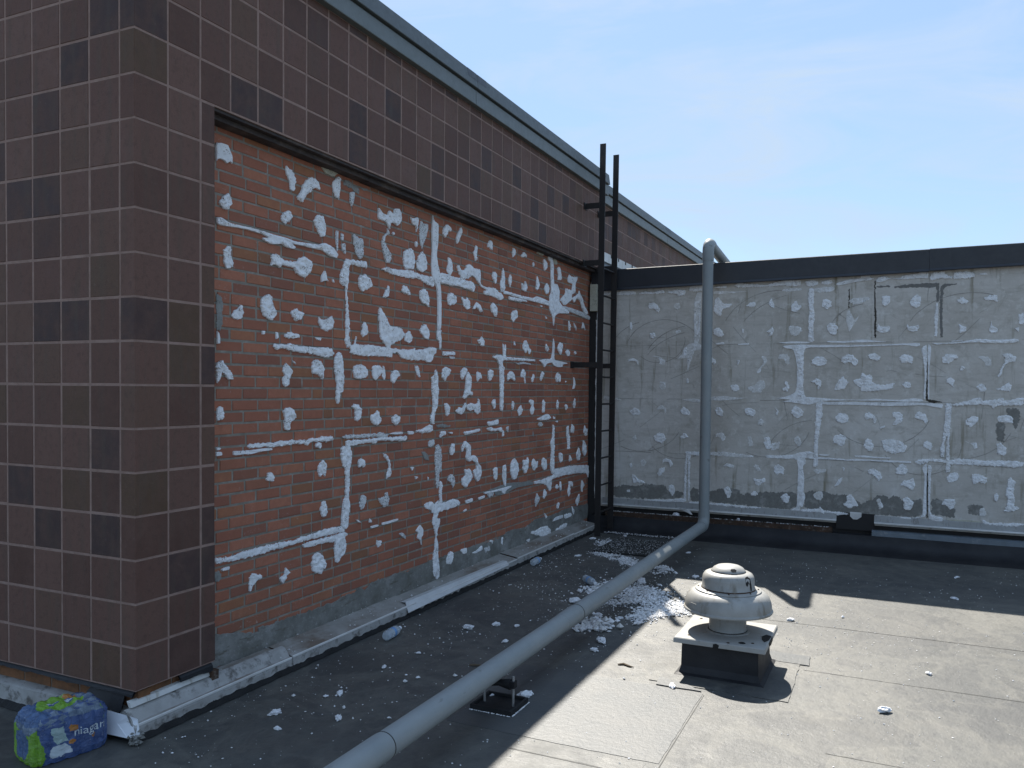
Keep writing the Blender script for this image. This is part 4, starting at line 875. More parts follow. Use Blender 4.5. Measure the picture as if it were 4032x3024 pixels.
# torn flap hanging from the corner down to the flashing
b = MB()
fl = [(.012,.30,.20),(.012,.20,.20),(.012,.08,.20),(-.004,.33,.155),(-.012,.20,.135),(-.02,.07,.125),(-.055,.15,.06),(-.06,.075,.055),(-.075,.075,.025),(-.07,.14,.035)]
b.v = [p for p in fl]+[(x+.006, y+.002, z) for x, y, z in fl]
for q in ((0,1,4,3),(1,2,5,4),(4,5,7,6),(6,7,8,9)): b.face(list(q)); b.face([i+10 for i in q][::-1])
b.obj('membrane_flap', 'black_mem', build, smooth=40)

# base flashing along the long face: sloping metal ledge, folded lip, ragged tar edge
def jl(t, i):
    if i == 4: return (0, .012*noise.noise(Vector((t*7, 3.1, 0)))+.008*noise.noise(Vector((t*31, 1, 0))))
    if i == 3: return (.004*noise.noise(Vector((t*1.5, 8, 0))), .003*noise.noise(Vector((t*2.5, 2, 0))))
    return (0, .004*noise.noise(Vector((t*3, i*2.7, 0))))
def stations(a, c, st): k = max(1, int((c-a)/st)); return [a+(c-a)*i/k for i in range(k+1)]
PRO = [(.133, .112), (.115, .106), (-.030, .084), (-.050, .077), (-.055, .020)]
fl_secs = [(-.052, 1.02), (1.02, 2.36), (2.36, 4.1), (4.1, 5.55), (5.55, 6.3)]
for i, (a, c) in enumerate(fl_secs):
    dz = (.0, .004, -.003, .005, -.002)[i]
    bf = MB().sweep([(y, z+dz) for y, z in PRO], 'x', stations(a+.003, c-.003, .02), jit=jl).obj('base_flashing', 'flash', build, smooth=35)
    MB().sweep([(-.0565, .069+dz), (-.0605, .022+dz)], 'x', stations(a+.003, c-.003, .02), jit=lambda t, i: jl(t, 4) if i == 1 else (0, 0)).obj('flashing_face', 'flash_face', bf)
    MB().sweep([(-.052, .082+dz), (-.0565, .079+dz), (-.0565, .070+dz), (-.052, .068+dz)], 'x', [a+.004, c-.004], close=True).obj('flashing_lip', 'flash_lip', bf)  # highlight along the fold put into the colour as brighter metal
# loose bent sheet that has slipped out of line
b = MB(); b.v = [(2.25,-.030,.106),(3.9,-.038,.093),(2.21,-.082,.046),(3.9,-.064,.058),(2.25,.01,.104),(3.9,.0,.094)]
b.face([0,2,3,1]); b.face([4,0,1,5]); o = b.obj('loose_flashing', 'flash_clean', build)
sol = o.modifiers.new('s', 'SOLIDIFY'); sol.thickness = .003
MB().sweep([(-.050, .05), (-.062, .028), (-.075, .003), (-.03, .003), (-.03, .05)], 'x', stations(-.05, 6.3, .015), close=False,
           jit=lambda t, i: (.008*noise.noise(Vector((t*13, i, 4))), .012*noise.noise(Vector((t*17, i*3., 9))) if i < 2 else 0)).obj('tar_edge', 'tar', build)
# the same on the left face
MB().sweep([(.06, .118), (-.01, .110), (-.022, .105), (-.03, .010)], 'y', stations(.02, 6, .03), jit=lambda t, i: (0, .012*noise.noise(Vector((t*9, 5, 0))) if i == 3 else 0)).obj('base_flashing', 'flash_face', build)
MB().sweep([(.0, .05), (-.035, .028), (-.055, .003), (-.02, .003)], 'y', stations(-.05, 6, .02), jit=lambda t, i: (.01*noise.noise(Vector((t*13, i, 4))), .01*noise.noise(Vector((t*17, i, 9))) if i < 2 else 0)).obj('tar_edge', 'tar', build)
# taller two-part flashing that wraps the foot of the pillar
cj = lambda t, i: (.003*noise.noise(Vector((t*6, i, 1))), .003*noise.noise(Vector((t*5, i, 7))))
MB().sweep([(.036, .166), (.012, .163), (.004, .140), (.020, .137)], 'x', stations(-.02, .47, .03), close=True, jit=cj).obj('sealant_band', 'white_flash', build)
MB().sweep([(.020, .136), (-.004, .128), (-.046, .070), (-.058, .062), (-.060, .020), (-.052, .020), (-.040, .060), (.0, .118)], 'x', stations(-.050, 1.016, .03), close=True, jit=cj).obj('corner_flashing', 'flash_face', build)
MB().box(.455, .50, -.012, .03, .105, .165).obj('tape_patch', 'rusty', build)  # patch of brown tape, drawn in the rust colour
b = MB(); b.v = [(-.045,-.01,.115),(-.05,.16,.12),(-.078,.17,.022),(-.075,-.035,.028),(-.060,.05,.075),(-.035,-.052,.105),(-.040,-.080,.030)]
b.face([0,4,3,6,5]); b.face([0,1,4]); b.face([1,2,4]); b.face([4,2,3])
o = b.obj('bent_corner_sheet', 'cap_white', build); sol = o.modifiers.new('s', 'SOLIDIFY'); sol.thickness = .002

# ------------------------------------------------------------------ brick wall in the opening
bw = thing('brick_wall', (3.5, .13, .1), 'bare red brick wall panel covered with white adhesive dabs and stripes', 'brick wall')
YB = .13
MB().box(.43, 6.62, YB+.0028, .272, 0, ZJ(1)+.02).obj('mortar_bed', 'mortar', bw)
BP, BL = .0646, .2; bricks = []
row = 0; z = ZJ(1)-.012
while z > .06:
    off = (.0 if row % 2 else .1)+rng.uniform(-.018, .018); x = .33+off
    while x < 6.58:
        Lk = BL if rng.random() > .06 else BL*.5
        a, c = max(x, .432), min(x+Lk, 6.615)
        if c-a > .05: bricks.append((a, c, z-BP, z))
        x += Lk
    z -= BP; row += 1
def bsize(q):
    p1 = project((q[0], YB, q[2])); p2 = project((q[1], YB, q[3])); return abs(p1[0]-p2[0])*abs(p1[1]-p2[1]) if q[1] > .62 and q[3] > .26 else 0
bricks.sort(key=bsize, reverse=True)
rest = MB(); cache = {}
def brick_mesh(Lk, hh, var):
    key = (round(Lk, 3), var)
    if key not in cache:
        bb = MB(); jt = lambda a: rng.uniform(-a, a)
        bb.bev(-Lk/2+.0055, Lk/2-.0055, 0, .05, -hh/2+.0052, hh/2-.0052, .0032, 'y-')
        for i in range(4, 12): v = bb.v[i]; bb.v[i] = (v[0]+jt(.0018), v[1]+jt(.0008), v[2]+jt(.0014))
        cache[key] = bb.mesh('brick', 'brick')
    return cache[key]
for i, (a, c, z0, z1) in enumerate(bricks):
    d = rng.uniform(-.0018, .0018)
    if i < 300:
        link('brick', brick_mesh(c-a, z1-z0, rng.randrange(6)), bw, ((a+c)/2, YB+d, (z0+z1)/2))
    else:
        k = len(rest.v); rest.bev(a+.0055, c-.0055, YB+d, YB+.05, z0+.0052, z1-.0052, .0032, 'y-')
        for q in range(k+4, k+12): v = rest.v[q]; rest.v[q] = (v[0]+rng.uniform(-.0018, .0018), v[1]+rng.uniform(-.0008, .0008), v[2]+rng.uniform(-.0014, .0014))
o = rest.obj('brick', 'brick', bw); o['kind'] = 'stuff'

def inside(P, x, y):
    r = False
    for i in range(len(P)):
        (x1, y1), (x2, y2) = P[i], P[i-1]
        if (y1 > y) != (y2 > y) and x < (x2-x1)*(y-y1)/(y2-y1)+x1: r = not r
    return r
def parse(s): return [tuple(float(c)/1000 for c in t.split(',')) for t in s.split()]
def smooth_poly(P, step, amp, seed):
    Q = []
    for i in range(len(P)):
        a = Vector(P[i]); c = Vector(P[(i+1) % len(P)]); Q += [a.lerp(c, .14), a.lerp(c, .86)]
    out = []
    for i in range(len(Q)):
        a = Q[i]; c = Q[(i+1) % len(Q)]; k = max(1, int((c-a).length/step))
        for q in range(k): out.append(a.lerp(c, q/k))
    res = []
    for i, p in enumerate(out):
        t = out[(i+1) % len(out)]-out[i-1]
        nn = Vector((t.y, -t.x)).normalized() if t.length > 1e-9 else Vector((0, 0))
        v = Vector((p.x*38, p.y*38, seed)); e = noise.noise(v)*amp*1.1+noise.noise(v*3.1)*amp*1.1+rng.uniform(-.5, .5)*amp
        res.append((p+nn*e, nn))
    return res
def blob(P, kind, emit, th, parent, name, mat, step=.009, amp=.0035, seed=0., flat=False):
    R_ = smooth_poly(P, step, amp, seed); b = MB(); m = len(R_)
    A = sum(P[i][0]*P[(i+1) % len(P)][1]-P[(i+1) % len(P)][0]*P[i][1] for i in range(len(P)))
    sg = 1 if A > 0 else -1
    for p, nn in R_: b.v.append(emit(p.x, p.y, 0))
    for p, nn in R_: b.v.append(emit(p.x-nn.x*sg*.0006, p.y-nn.y*sg*.0006, th*.6))
    for p, nn in R_: b.v.append(emit(p.x-nn.x*sg*.0026, p.y-nn.y*sg*.0026, th*(1+.35*noise.noise(Vector((p.x*25, p.y*25, seed))))))
    for r in (0, 1):
        for i in range(m): b.face([r*m+i, r*m+(i+1) % m, (r+1)*m+(i+1) % m, (r+1)*m+i])
    if flat: b.face([2*m+i for i in range(m)]); return b.obj(name, mat, parent)
    # lumpy face: fill the outline with a triangulated grid pushed in and out
    ring = [Vector((p.x-nn.x*sg*.0026, p.y-nn.y*sg*.0026)) for p, nn in R_]
    xs = [p.x for p in ring]; ys = [p.y for p in ring]; gs = max(.009, math.sqrt((max(xs)-min(xs))*(max(ys)-min(ys))/700)); pts = []
    poly = [(p.x, p.y) for p in ring]; y = min(ys)
    while y < max(ys):
        x = min(xs)
        while x < max(xs):
            q = (x+rng.uniform(-.3, .3)*gs, y+rng.uniform(-.3, .3)*gs)
            if inside(poly, *q) and min((q[0]-p[0])**2+(q[1]-p[1])**2 for p in poly) > (gs*.45)**2: pts.append(Vector(q))
            x += gs
        y += gs
    try:
        vv, ee, ff, vo, eo, fo = delaunay_2d_cdt(ring+pts, [(i, (i+1) % m) for i in range(m)], [], 1, 1e-6)
    except Exception: vv = None
    if vv and len(vv) == m+len(pts):
        fa = sum(abs((vv[f[1]]-vv[f[0]]).cross(vv[f[2]]-vv[f[0]]))/2 for f in ff)
        if not .75 < fa/max(1e-9, abs(A)/2) < 1.2: vv = None
    if not vv or len(vv) != m+len(pts):
        if amp > .0012: return blob(P, kind, emit, th, parent, name, mat, step, amp*.45, seed)
        b.face([2*m+i for i in range(m)]); return b.obj(name, mat, parent)
    k0 = len(b.v)
    for i, v in enumerate(vv):
        n1 = noise.noise(Vector((v.x*30, v.y*42, seed))); n2 = noise.noise(Vector((v.x*90, v.y*90, seed)))
        d = th*(1+.35*noise.noise(Vector((v.x*25, v.y*25, seed)))) if i < m else th*(1.25+.75*n1+.45*n2)
        b.v.append(emit(v.x, v.y, max(d, th*.45)))
    for f in ff: b.face([k0+i for i in f])
    return b.obj(name, mat, parent)
eB = lambda a, c, d: (a, YB-.0005-d, c)
for i, ln in enumerate(BLOB_B.split('\n')):
    ty, s = ln.split(' ', 1); P = parse(s)
    th = {'w': .0095, 'p': .008, 'g': .0035, 'y': .008}[ty]*rng.uniform(.8, 1.35)
    blob(P, ty, eB, th, bw, {'g': 'mortar_smear'}.get(ty, 'adhesive_patch'), 'adh_'+ty, step=.005, amp=.0056 if ty != 'p' else .0065, seed=i*1.7)
# cement parging with a torn upper edge along the foot of the bricks
top = [(.43, .30)]+parse(PARGE); top += [(6.62, .285)]
blob(top+[(6.62, .09), (.43, .09)], 'g', eB, .006, bw, 'parging', 'parge', step=.012, amp=.007, seed=91)
blob([(.44, .9), (.512, .92), (.520, .70), (.509, .62), (.518, .45), (.530, .33), (.44, .30)], 'g', eB, .0042, bw, 'mortar_smear', 'adh_g', seed=55)
blob([(.44, 1.55), (.520, 1.53), (.512, 1.30), (.520, 1.12), (.508, .93), (.44, .93)], 'g', eB, .0036, bw, 'mortar_smear', 'adh_g', seed=56)

# ------------------------------------------------------------------ cement faced wall on the right
XC = 6.5
cw = thing('cement_wall', (6.6, -3, 0), 'grey cement coated parapet wall with white dabs, under a black metal cap', 'wall')
MB().box(XC, 6.76, -14, .128, .26, 2.9).obj('wall_body', 'cement', cw)
eC = lambda a, c, d: (XC-.0003-d, a, c)
for i, ln in enumerate(BLOB_C.split('\n')):
    ty, s = ln.split(' ', 1); P = parse(s)
    th = {'w': .007, 'f': .003, 'y': .005, 'd': .0012, 'k': .0016, 'm': .0009}[ty]*rng.uniform(.8, 1.3)
    nm = {'d': 'dark_smear', 'k': 'open_crack', 'm': 'dark_smear'}.get(ty, 'adhesive_patch')
    blob(P, ty, eC, th, cw, nm, 'adh_c' if ty == 'w' else 'adh_'+ty, step=.006, amp=.0065 if ty != 'm' else .011, seed=i*2.3+100, flat=ty in 'dkm')
# trowel and comb scratches
sb = MB()
def ribbon(pts, wd):
    for i in range(len(pts)-1):
        a, c = Vector(pts[i]), Vector(pts[i+1]); t = (c-a)
        if t.length < 1e-6: continue
        nn = Vector((-t.y, t.x)).normalized()*wd*.5*(.5+.8*abs(noise.noise(Vector((a.x*9, a.y*9, 2)))))
        k = len(sb.v)
        for p, s_ in ((a, 1), (a, -1), (c, -1), (c, 1)): q = p+nn*s_; sb.v.append(eC(q.x, q.y, .0011))
        sb.face([k, k+1, k+2, k+3])
def arc(cx, cz, r, a0, a1, wd):
    k = int(abs(a1-a0)*r/.03)+3
    ribbon([(cx+r*math.cos(a0+(a1-a0)*i/k)+.006*noise.noise(Vector((i*.4, cx, cz))), cz+r*.85*math.sin(a0+(a1-a0)*i/k)) for i in range(k+1)], wd)
for yc, zc, r, a0, a1 in ((-.75, 2.05, .45, .3, 2.6), (-.6, 2.0, .5, -.2, 1.3), (-1.1, 1.85, .6, .5, 1.4), (-1.15, 1.7, .7, .6, 1.35), (-.5, 1.35, .5, 3.6, 5.2), (-.95, 1.2, .4, 3.3, 5.6), (-.7, 2.2, .3, 3., 5.5),
                          (-2.0, 2.2, .6, .4, 1.8), (-2.3, 2.0, .8, .6, 1.3), (-1.9, 1.3, .45, 3.4, 5.2), (-3.0, 1.5, .5, 3.5, 5.6), (-3.4, 1.1, .35, 3.2, 5.9), (-2.4, .9, .5, .4, 1.5), (-3.8, 2.1, .6, .5, 1.9), (-3.7, 1.4, .5, 3.5, 5.), (-2.9, 2.2, .4, .2, 1.4)):
    arc(yc, zc, r, a0, a1, .009)
for i in range(55):
    y, z = -.3-rng.random()*4.6, .75+rng.random()*1.8; a = rng.uniform(-.9, .9) if rng.random() < .75 else rng.uniform(1.2, 1.9); l = rng.uniform(.08, .45)
    ribbon([(y+math.cos(a)*l*t/6+.004*noise.noise(Vector((t*.7, y, z))), z+math.sin(a)*l*t/6+.01*math.sin(t*.5+i)) for t in range(7)], rng.uniform(.003, .008))
for zz in (2.14, 1.53, .915):
    y = -.2
    while y > -5:
        l = rng.uniform(.1, .5); ribbon([(y-l*t/5, zz+.006*noise.noise(Vector((y+t, zz, 0)))-.012*(y+.2)*0) for t in range(6)], rng.uniform(.004, .010)); y -= l+rng.uniform(.02, .3)
o = sb.obj('scratch_marks', 'scratch', cw); o['kind'] = 'stuff'
# black cap: slightly rising towards the viewer, in two lengths
def capsec(ya, yb, dz):
    zt = lambda y: 3.027+(-y-.24)*.0070; zb = lambda y: 2.782+(-y-.24)*.0137
    b = MB(); P = []
    for y in (ya, yb): P.append([(6.80, zb(y)+dz), (6.50, zb(y)+.02+dz), (6.452, zb(y)+.012+dz), (6.440, zb(y)+dz), (6.436, zb(y)+.006+dz), (6.448, zb(y)+.03+dz), (6.440, zt(y)-.006+dz), (6.446, zt(y)+dz), (6.80, zt(y)+.012+dz)])
    b.v = [(x, y, z) for y, q in zip((ya, yb), P) for x, z in q]; k = len(P[0])
    for i in range(k): j = (i+1) % k; b.face([i, j, k+j, k+i])
    b.face(list(range(k))[::-1]); b.face([k+i for i in range(k)]); b.obj('parapet_cap', 'cap_black', cw)
capsec(.10, -3.435, 0); capsec(-3.437, -14, .004)
# base: wall flashing, dark slot, strip, black membrane upstand
for a, c in ((-.05, -2.62), (-2.98, -14)):
    wf = MB().sweep([(XC-.002, .365), (XC-.008, .360), (XC-.012, .308), (XC-.040, .298), (XC-.044, .282), (XC-.006, .280)], 'y', stations(c, a, .05), close=True, jit=lambda t, i: (0, .002*noise.noise(Vector((t*3, i, 0))))).obj('wall_flashing', 'flash_grey', cw, smooth=40)
    MB().sweep([(XC-.0405, .3), (XC-.047, .295), (XC-.047, .286), (XC-.0445, .283)], 'y', [c+.002, a-.002], close=True).obj('flashing_lip', 'flash_lip', wf)  # lip highlight painted in brighter metal here too
MB().box(6.53, 6.75, -14, .13, -.05, .262).obj('slot_back', 'core', cw)
MB().box(XC-.05, XC+.03, -2.58, -.10, .146, .212).obj('base_strip', 'rusty', cw)
MB().sweep([(XC-.052, .150), (XC-.055, .205), (XC-.02, .215), (XC+.03, .215), (XC+.03, .146)], 'y', stations(-14, -2.96, .05), close=True, jit=lambda t, i: (0, .003*noise.noise(Vector((t*2.5, i, 0))))).obj('base_strip', 'strip_blue', cw)
MB().sweep([(XC+.03, .162), (XC-.060, .158), (XC-.075, .10), (XC-.10, .055), (XC-.19, .018), (XC-.33, .004), (XC-.36, -.01)], 'y', stations(-14, .10, .05),
           jit=lambda t, i: (.018*noise.noise(Vector((t*1.3, i*.6, 0))), .006*noise.noise(Vector((t*1.7, i*.5, 5))) if 0 < i < 5 else 0)).obj('membrane_upstand', 'black_mem', cw, smooth=60)
MB().box(XC-.004, XC+.01, -2.985, -2.615, .20, .375).obj('torn_opening_shade', 'core', cw)  # black box set before the wall, painting the dark inside of the hole
MB().sweep([(XC-.006, .385), (XC-.009, .372), (XC-.0095, .340)], 'y', [-2.86, -2.82, -2.78, -2.75], jit=lambda t, i: (0, -.03*(t > -2.83 and t < -2.77) if i == 2 else 0)).obj('foil_scrap', 'flash_lip', cw)
# loose scrap of foil stuck in the slot
b = MB(); b.v = [(6.448,-.96,.31),(6.44,-1.06,.30),(6.43,-1.10,.25),(6.425,-1.13,.245),(6.44,-1.09,.29),(6.45,-1.0,.285)]; b.face([0,1,2,3,4,5])
o = b.obj('foil_scrap', 'flash_lip', cw); sol = o.modifiers.new('s', 'SOLIDIFY'); sol.thickness = .003
# dark joint and foam edge in the corner
MB().box(6.47, 6.53, .045, .1285, .05, 2.74).obj('corner_gap', 'core', cw)
MB().sweep([(6.455, .02), (6.46, .045), (6.52, .05), (6.52, .0), (6.47, -.004)], 'x', [0, 1]) if False else None
fe = MB(); zz = stations(.35, 2.45, .03)
for t in zz:
    d = .006*noise.noise(Vector((t*12, 3, 1)))
    for x, y in ((6.466+d, .012), (6.468-d, .044+d), (6.51, .046), (6.51, -.008)): fe.v.append((x, y, t))
for i in range(len(zz)-1):
    for k in range(4): fe.face([i*4+k, i*4+(k+1) % 4, i*4+4+(k+1) % 4, i*4+4+k])
fe.obj('foam_edge', 'adh_f', cw)
MB().box(6.40, 6.50, .02, .10, 2.55, 2.86).obj('corner_block', 'adh_y', cw)

# ------------------------------------------------------------------ far stretch of the tiled wall
YF = .155
fwall = thing('set_back_tiled_wall', (12, .3, 2.9), 'set-back brown tiled wall running on behind the ladder and pipe elbow', 'wall')
MB().box(6.57, 24, YF+.002, 14, 2.9, 3.93).obj('mortar_bed', 'grout', fwall)
ftm = {}
def ftile(x0, x1, z0, z1):
    key = (round(x1-x0, 3), round(z1-z0, 3))
    if key not in ftm: ftm[key] = MB().bev(-(x1-x0)/2+GJ, (x1-x0)/2-GJ, 0, .02, -(z1-z0)/2+GJ, (z1-z0)/2-GJ, .002, 'y-').mesh('tile', 'tile')
    link('tile', ftm[key], fwall, ((x0+x1)/2, YF+rng.uniform(-.0012, .0012), (z0+z1)/2))
rest = MB()
ZF = [3.345, 3.507, 3.7102, 3.9134]
for r in range(3):
    for k in range(78):
        x0 = 6.585+k*.2022; x1 = x0+.2022
        if k < 44: ftile(x0, x1, ZF[r], ZF[r+1])
        else: rest.bev(x0+GJ, x1-GJ, YF, YF+.02, ZF[r]+GJ, ZF[r+1]-GJ, .002)
o = rest.obj('tile', 'tile', fwall); o['kind'] = 'stuff'
coping(fwall, YF, [(6.605, 9.95), (9.95, 13.3), (13.3, 24)], .45)
MB().box(6.58, 24, YF, 14, 4.05, 4.12).obj('roof_slab', 'membrane', fwall)
for xa in (9.8, 9.98, 13.15, 13.33):
    MB().sweep([(YF-.0594, 4.105), (YF-.0512, 4.1640), (YF-.040, 4.1640), (YF-.045, 4.105)], 'x', [xa, xa+.14], close=True).obj('splice_plate', 'splice', fwall)
MB().sweep([(YF+.02, 3.343), (YF-.006, 3.340), (YF-.012, 3.228), (YF-.05, 3.215), (YF-.05, 3.206), (YF+.02, 3.206)], 'x', [6.58, 24], close=True).obj('base_flashing', 'white_flash', fwall)
for k in range(24): MB().box(6.7+k*.3, 6.712+k*.3, YF-.016, YF-.008, 3.30, 3.342).obj('clip', 'ladder', fwall)
MB().sweep([(YF+.02, 3.205), (YF-.02, 3.205), (YF-.03, 3.0), (YF-.2, 2.932), (YF+.02, 2.932)], 'x', [6.77, 24], close=True).obj('membrane_upstand', 'strip_blue', fwall)

# ------------------------------------------------------------------ ladder
lad = thing('roof_ladder', (6.12, -.2, 0), 'black steel wall ladder with tall rails in the corner between brick and grey walls', 'ladder')
XR = ((5.885, 5.935), (6.335, 6.40)); LT = 4.33
for a, c in XR:
    b = MB(); wd = .033; th = .006
    zs = [.012, LT]
    for z, xx in zip(zs, (a, c)):
        for dx, dy in ((-th, -wd), (th, -wd), (th, wd), (-th, wd)): b.v.append((xx+dx, -.2+dy, z))
    for k in range(4): b.face([k, (k+1) % 4, 4+(k+1) % 4, 4+k])
    b.face([3, 2, 1, 0]); b.face([4, 5, 6, 7]); b.obj('rail', 'ladder', lad)
xa_ = lambda i, z: XR[i][0]+(XR[i][1]-XR[i][0])*(z-.012)/(LT-.012)
for k in range(10):
    z = 2.975-k*.301
    MB().tube([(xa_(0, z), -.2, z), (xa_(1, z), -.2, z)], .0105, 10).obj('rung', 'ladder', lad, smooth=50)
for z, yw in ((3.66, 0), (3.03, .0), (1.905, YB)):
    for i in (0, 1):
        x = xa_(i, z); b = MB()
        if i == 1 and z < 3.5: b.box(x-.006, x+.006, -.18, .02, z-.028, z+.028)
        else:
            yy = yw if i == 0 else (YF if z > 3.5 and x > 6.57 else yw)
            b.box(x-.008, x+.008, -.172, yy-.001, z-.030, z+.030); b.box(x-.045, x+.045, yy-.010, yy-.0008, z-.036, z+.036)
        b.obj('bracket', 'ladder', lad)

# ------------------------------------------------------------------ exhaust fan
FC = (2.226, -2.284)
fan = thing('exhaust_fan', (FC[0], FC[1], 0), 'weathered off-white mushroom exhaust fan on a black curb in the sunlight', 'exhaust fan')
b = MB(); hx, hy = .222, .212
lev = [(-.01, .040), (.006, .036), (.014, .014), (.05, .003), (.195, 0.)]
for z, e in lev:
    for sx, sy in ((-1,-1),(1,-1),(1,1),(-1,1)):
        b.v.append((FC[0]-.022+sx*(hx+e)*1. , FC[1]+sy*(hy+e), z))
for i in range(len(lev)-1):
    for k in range(4): b.face([i*4+k, i*4+(k+1) % 4, i*4+4+(k+1) % 4, i*4+4+k])
b.obj('curb', 'black_mem', fan)
b = MB(); px, py = .258, .252; cx = FC[0]-.022
pl = [(px, py, .186), (px+.002, py+.002, .188), (px+.001, py+.001, .212), (px-.004, py-.004, .2165)]
for ax, ay, z in pl:
    for sx, sy in ((-1,-1),(1,-1),(1,1),(-1,1)): b.v.append((cx+sx*ax, FC[1]+sy*ay, z))
for i in range(3):
    for k in range(4): b.face([i*4+k, i*4+(k+1) % 4, i*4+4+(k+1) % 4, i*4+4+k])
b.face([12,13,14,15]); b.face([3,2,1,0]); plate = b.obj('cap_plate', 'fan_plate', fan)
MB().lathe([(.128, .2155), (.126, .220), (.1095, .222), (.107, .235), (.107, .285), (.113, .305), (.128, .335), (.13, .36)], FC, 56).obj('neck', 'fan', fan, smooth=40)
bowl = MB().lathe([(.12, .352), (.225, .350), (.240, .341), (.2525, .340), (.2560, .346), (.2545, .353), (.2485, .358), (.2480, .375), (.2440, .398), (.2340, .424), (.2160, .444), (.1950, .455), (.170, .458)], FC, 72).obj('fan_bowl', 'fan', fan, smooth=35)
rring = MB().lathe([(.16, .4555), (.1875, .4555), (.1905, .459), (.1895, .4625), (.184, .465), (.156, .4665), (.1525, .469)], FC, 64).obj('retaining_ring', 'fan', fan, smooth=40)
dome = MB().lathe([(.1535, .462), (.1535, .476), (.1505, .480), (.1500, .520), (.1460, .540), (.1360, .555), (.1200, .563), (.09, .566)], FC, 64).obj('motor_dome', 'fan', fan, smooth=40)
tcap = MB().lathe([(.0990, .5655), (.0985, .571), (.0930, .5775), (.0840, .588), (.0650, .598), (.0380, .604), (.0, .606)], FC, 48).obj('top_cap', 'fan', fan, smooth=40)
a = math.atan2(CAM.y-FC[1], CAM.x-FC[0])
def onbowl(ang, r, z): return (FC[0]+r*math.cos(ang), FC[1]+r*math.sin(ang), z)
a1 = a-math.radians(52)
b = MB(); k = 6
for i in range(k+1):
    t = a1+(i/k-.5)*.22
    b.v += [onbowl(t, .2495, .366), onbowl(t, .2465, .398)]
for i in range(k): b.face([2*i, 2*i+2, 2*i+3, 2*i+1])
o = b.obj('name_plate', 'fan_plate', bowl); sol = o.modifiers.new('s', 'SOLIDIFY'); sol.thickness = .003
for q in range(8): 
    t = q*math.pi/4+.2; MB().lathe([(0, .4715), (.004, .470), (.0055, .4655)], (FC[0]+.171*math.cos(t), FC[1]+.171*math.sin(t)), 8).obj('screw', 'rusty', rring)
MB().lathe([(.1562, .4662), (.1545, .4725), (.1538, .4735)], FC, 64).obj('shadow_line', 'rusty', fan)  # dark ring paints the shadow line where dome meets bowl
MB().lathe([(.1000, .5668), (.0995, .5690), (.0985, .5700)], FC, 48).obj('shadow_line', 'rusty', fan)  # painted shadow line again, round the foot of the top cap
MB().lathe([(.1130, .2215), (.1095, .2240), (.1072, .2285)], FC, 48).obj('sealant_bead', 'tar', fan)
# tar drips and holes
def dab(parent, pts, mat='tar'):
    b = MB(); b.v = pts; b.face(list(range(len(pts)))); o = b.obj('tar_dab', mat, parent); sol = o.modifiers.new('s', 'SOLIDIFY'); sol.thickness = .0016; sol.offset = 0
t = a+math.radians(20)
dab(tcap, [onbowl(t+d, r, z) for d, r, z in ((-.22, .0875, .587), (-.1, .0945, .578), (.12, .0945, .579), (.2, .0865, .588), (.1, .0800, .5935), (-.15, .0790, .594))])
t = a+math.radians(48)
dab(dome, [onbowl(t+d, r, z) for d, r, z in ((-.13, .1465, .541), (-.08, .1375, .5555), (.07, .1330, .559), (.15, .1450, .545), (.17, .1520, .51), (.20, .1535, .477), (.13, .1535, .477), (.09, .1520, .51), (.02, .1510, .525), (-.06, .1520, .505), (-.13, .1520, .515))])
for dx, dy in ((-.18, -.175), (-.185, .18), (.19, .19), (-.235, -.05)): MB().lathe([(0, .2205), (.007, .2195), (.010, .216)], (cx+dx, FC[1]+dy), 8).obj('screw', 'rusty', plate)
MB().lathe([(0, .2215), (.014, .2195), (.021, .2163)], (cx-.20, FC[1]-.12), 9).obj('tar_dab', 'tar', plate)
dab(plate, [(cx-.215+u, FC[1]-.2535+v*.0, z) for u, v, z in ((.15, 0, .187), (.165, 0, .187), (.17, 0, .205), (.155, 0, .211), (.145, 0, .2))])
dab(plate, [(cx-.2605, FC[1]+v, z) for v, z in ((.03, .187), (.0, .186), (-.005, .203), (.012, .211), (.028, .206))])
dab(plate, [(cx-.03+u, FC[1]-.252+v, .2185) for u, v in ((-.1, .02), (-.05, .002), (.03, .0), (.05, .03), (0, .05), (-.06, .04))])
dab(plate, [(cx-.1+u, FC[1]-.2545, z) for u, z in ((-.02, .212), (.12, .214), (.14, .186), (.07, .178), (.0, .187))])

# ------------------------------------------------------------------ drain pipe
PY, PZ, PX, PR = -1.335, .198, 6.05, .0555
pipe = thing('drain_pipe', (3, PY, 0), 'long grey plastic drain pipe crossing the roof and climbing the right wall', 'pipe')
b = MB(); b.tube([(.045, PY, PZ), (.052, PY, PZ), (1.90, PY, PZ), (1.97, PY, PZ)], [PR, PR, PR, PR], 32); b.obj('pipe_section', 'pvc', pipe, smooth=50)
MB().tube([(-9, PY, PZ), (.030, PY, PZ), (.050, PY, PZ)], [PR+.0022, PR+.0022, PR+.001], 32).obj('pipe_section', 'pvc', pipe, smooth=50)
MB().tube([(1.955, PY, PZ), (1.98, PY, PZ), (2.2, PY, PZ), (2.22, PY, PZ)], [PR+.0005, PR+.0028, PR+.0028, PR+.0006], 32).obj('coupling', 'pvc', pipe, smooth=50)
for x in (.0515, 2.2215): MB().tube([(x, PY, PZ), (x+.004, PY, PZ)], PR+.0016, 32).obj('joint_ring', 'seam', pipe, smooth=50)
MB().tube([(2.21, PY, PZ), (5.93, PY, PZ)], PR, 32).obj('pipe_section', 'pvc', pipe, smooth=50)
def el(c0, c1, c2, n_=9):
    c0, c1, c2 = map(Vector, (c0, c1, c2)); return [((1-t)**2*c0+2*t*(1-t)*c1+t*t*c2) for t in (i/n_ for i in range(n_+1))]
pe = el((5.94, PY, PZ), (PX, PY, PZ), (PX, PY, PZ+.10))
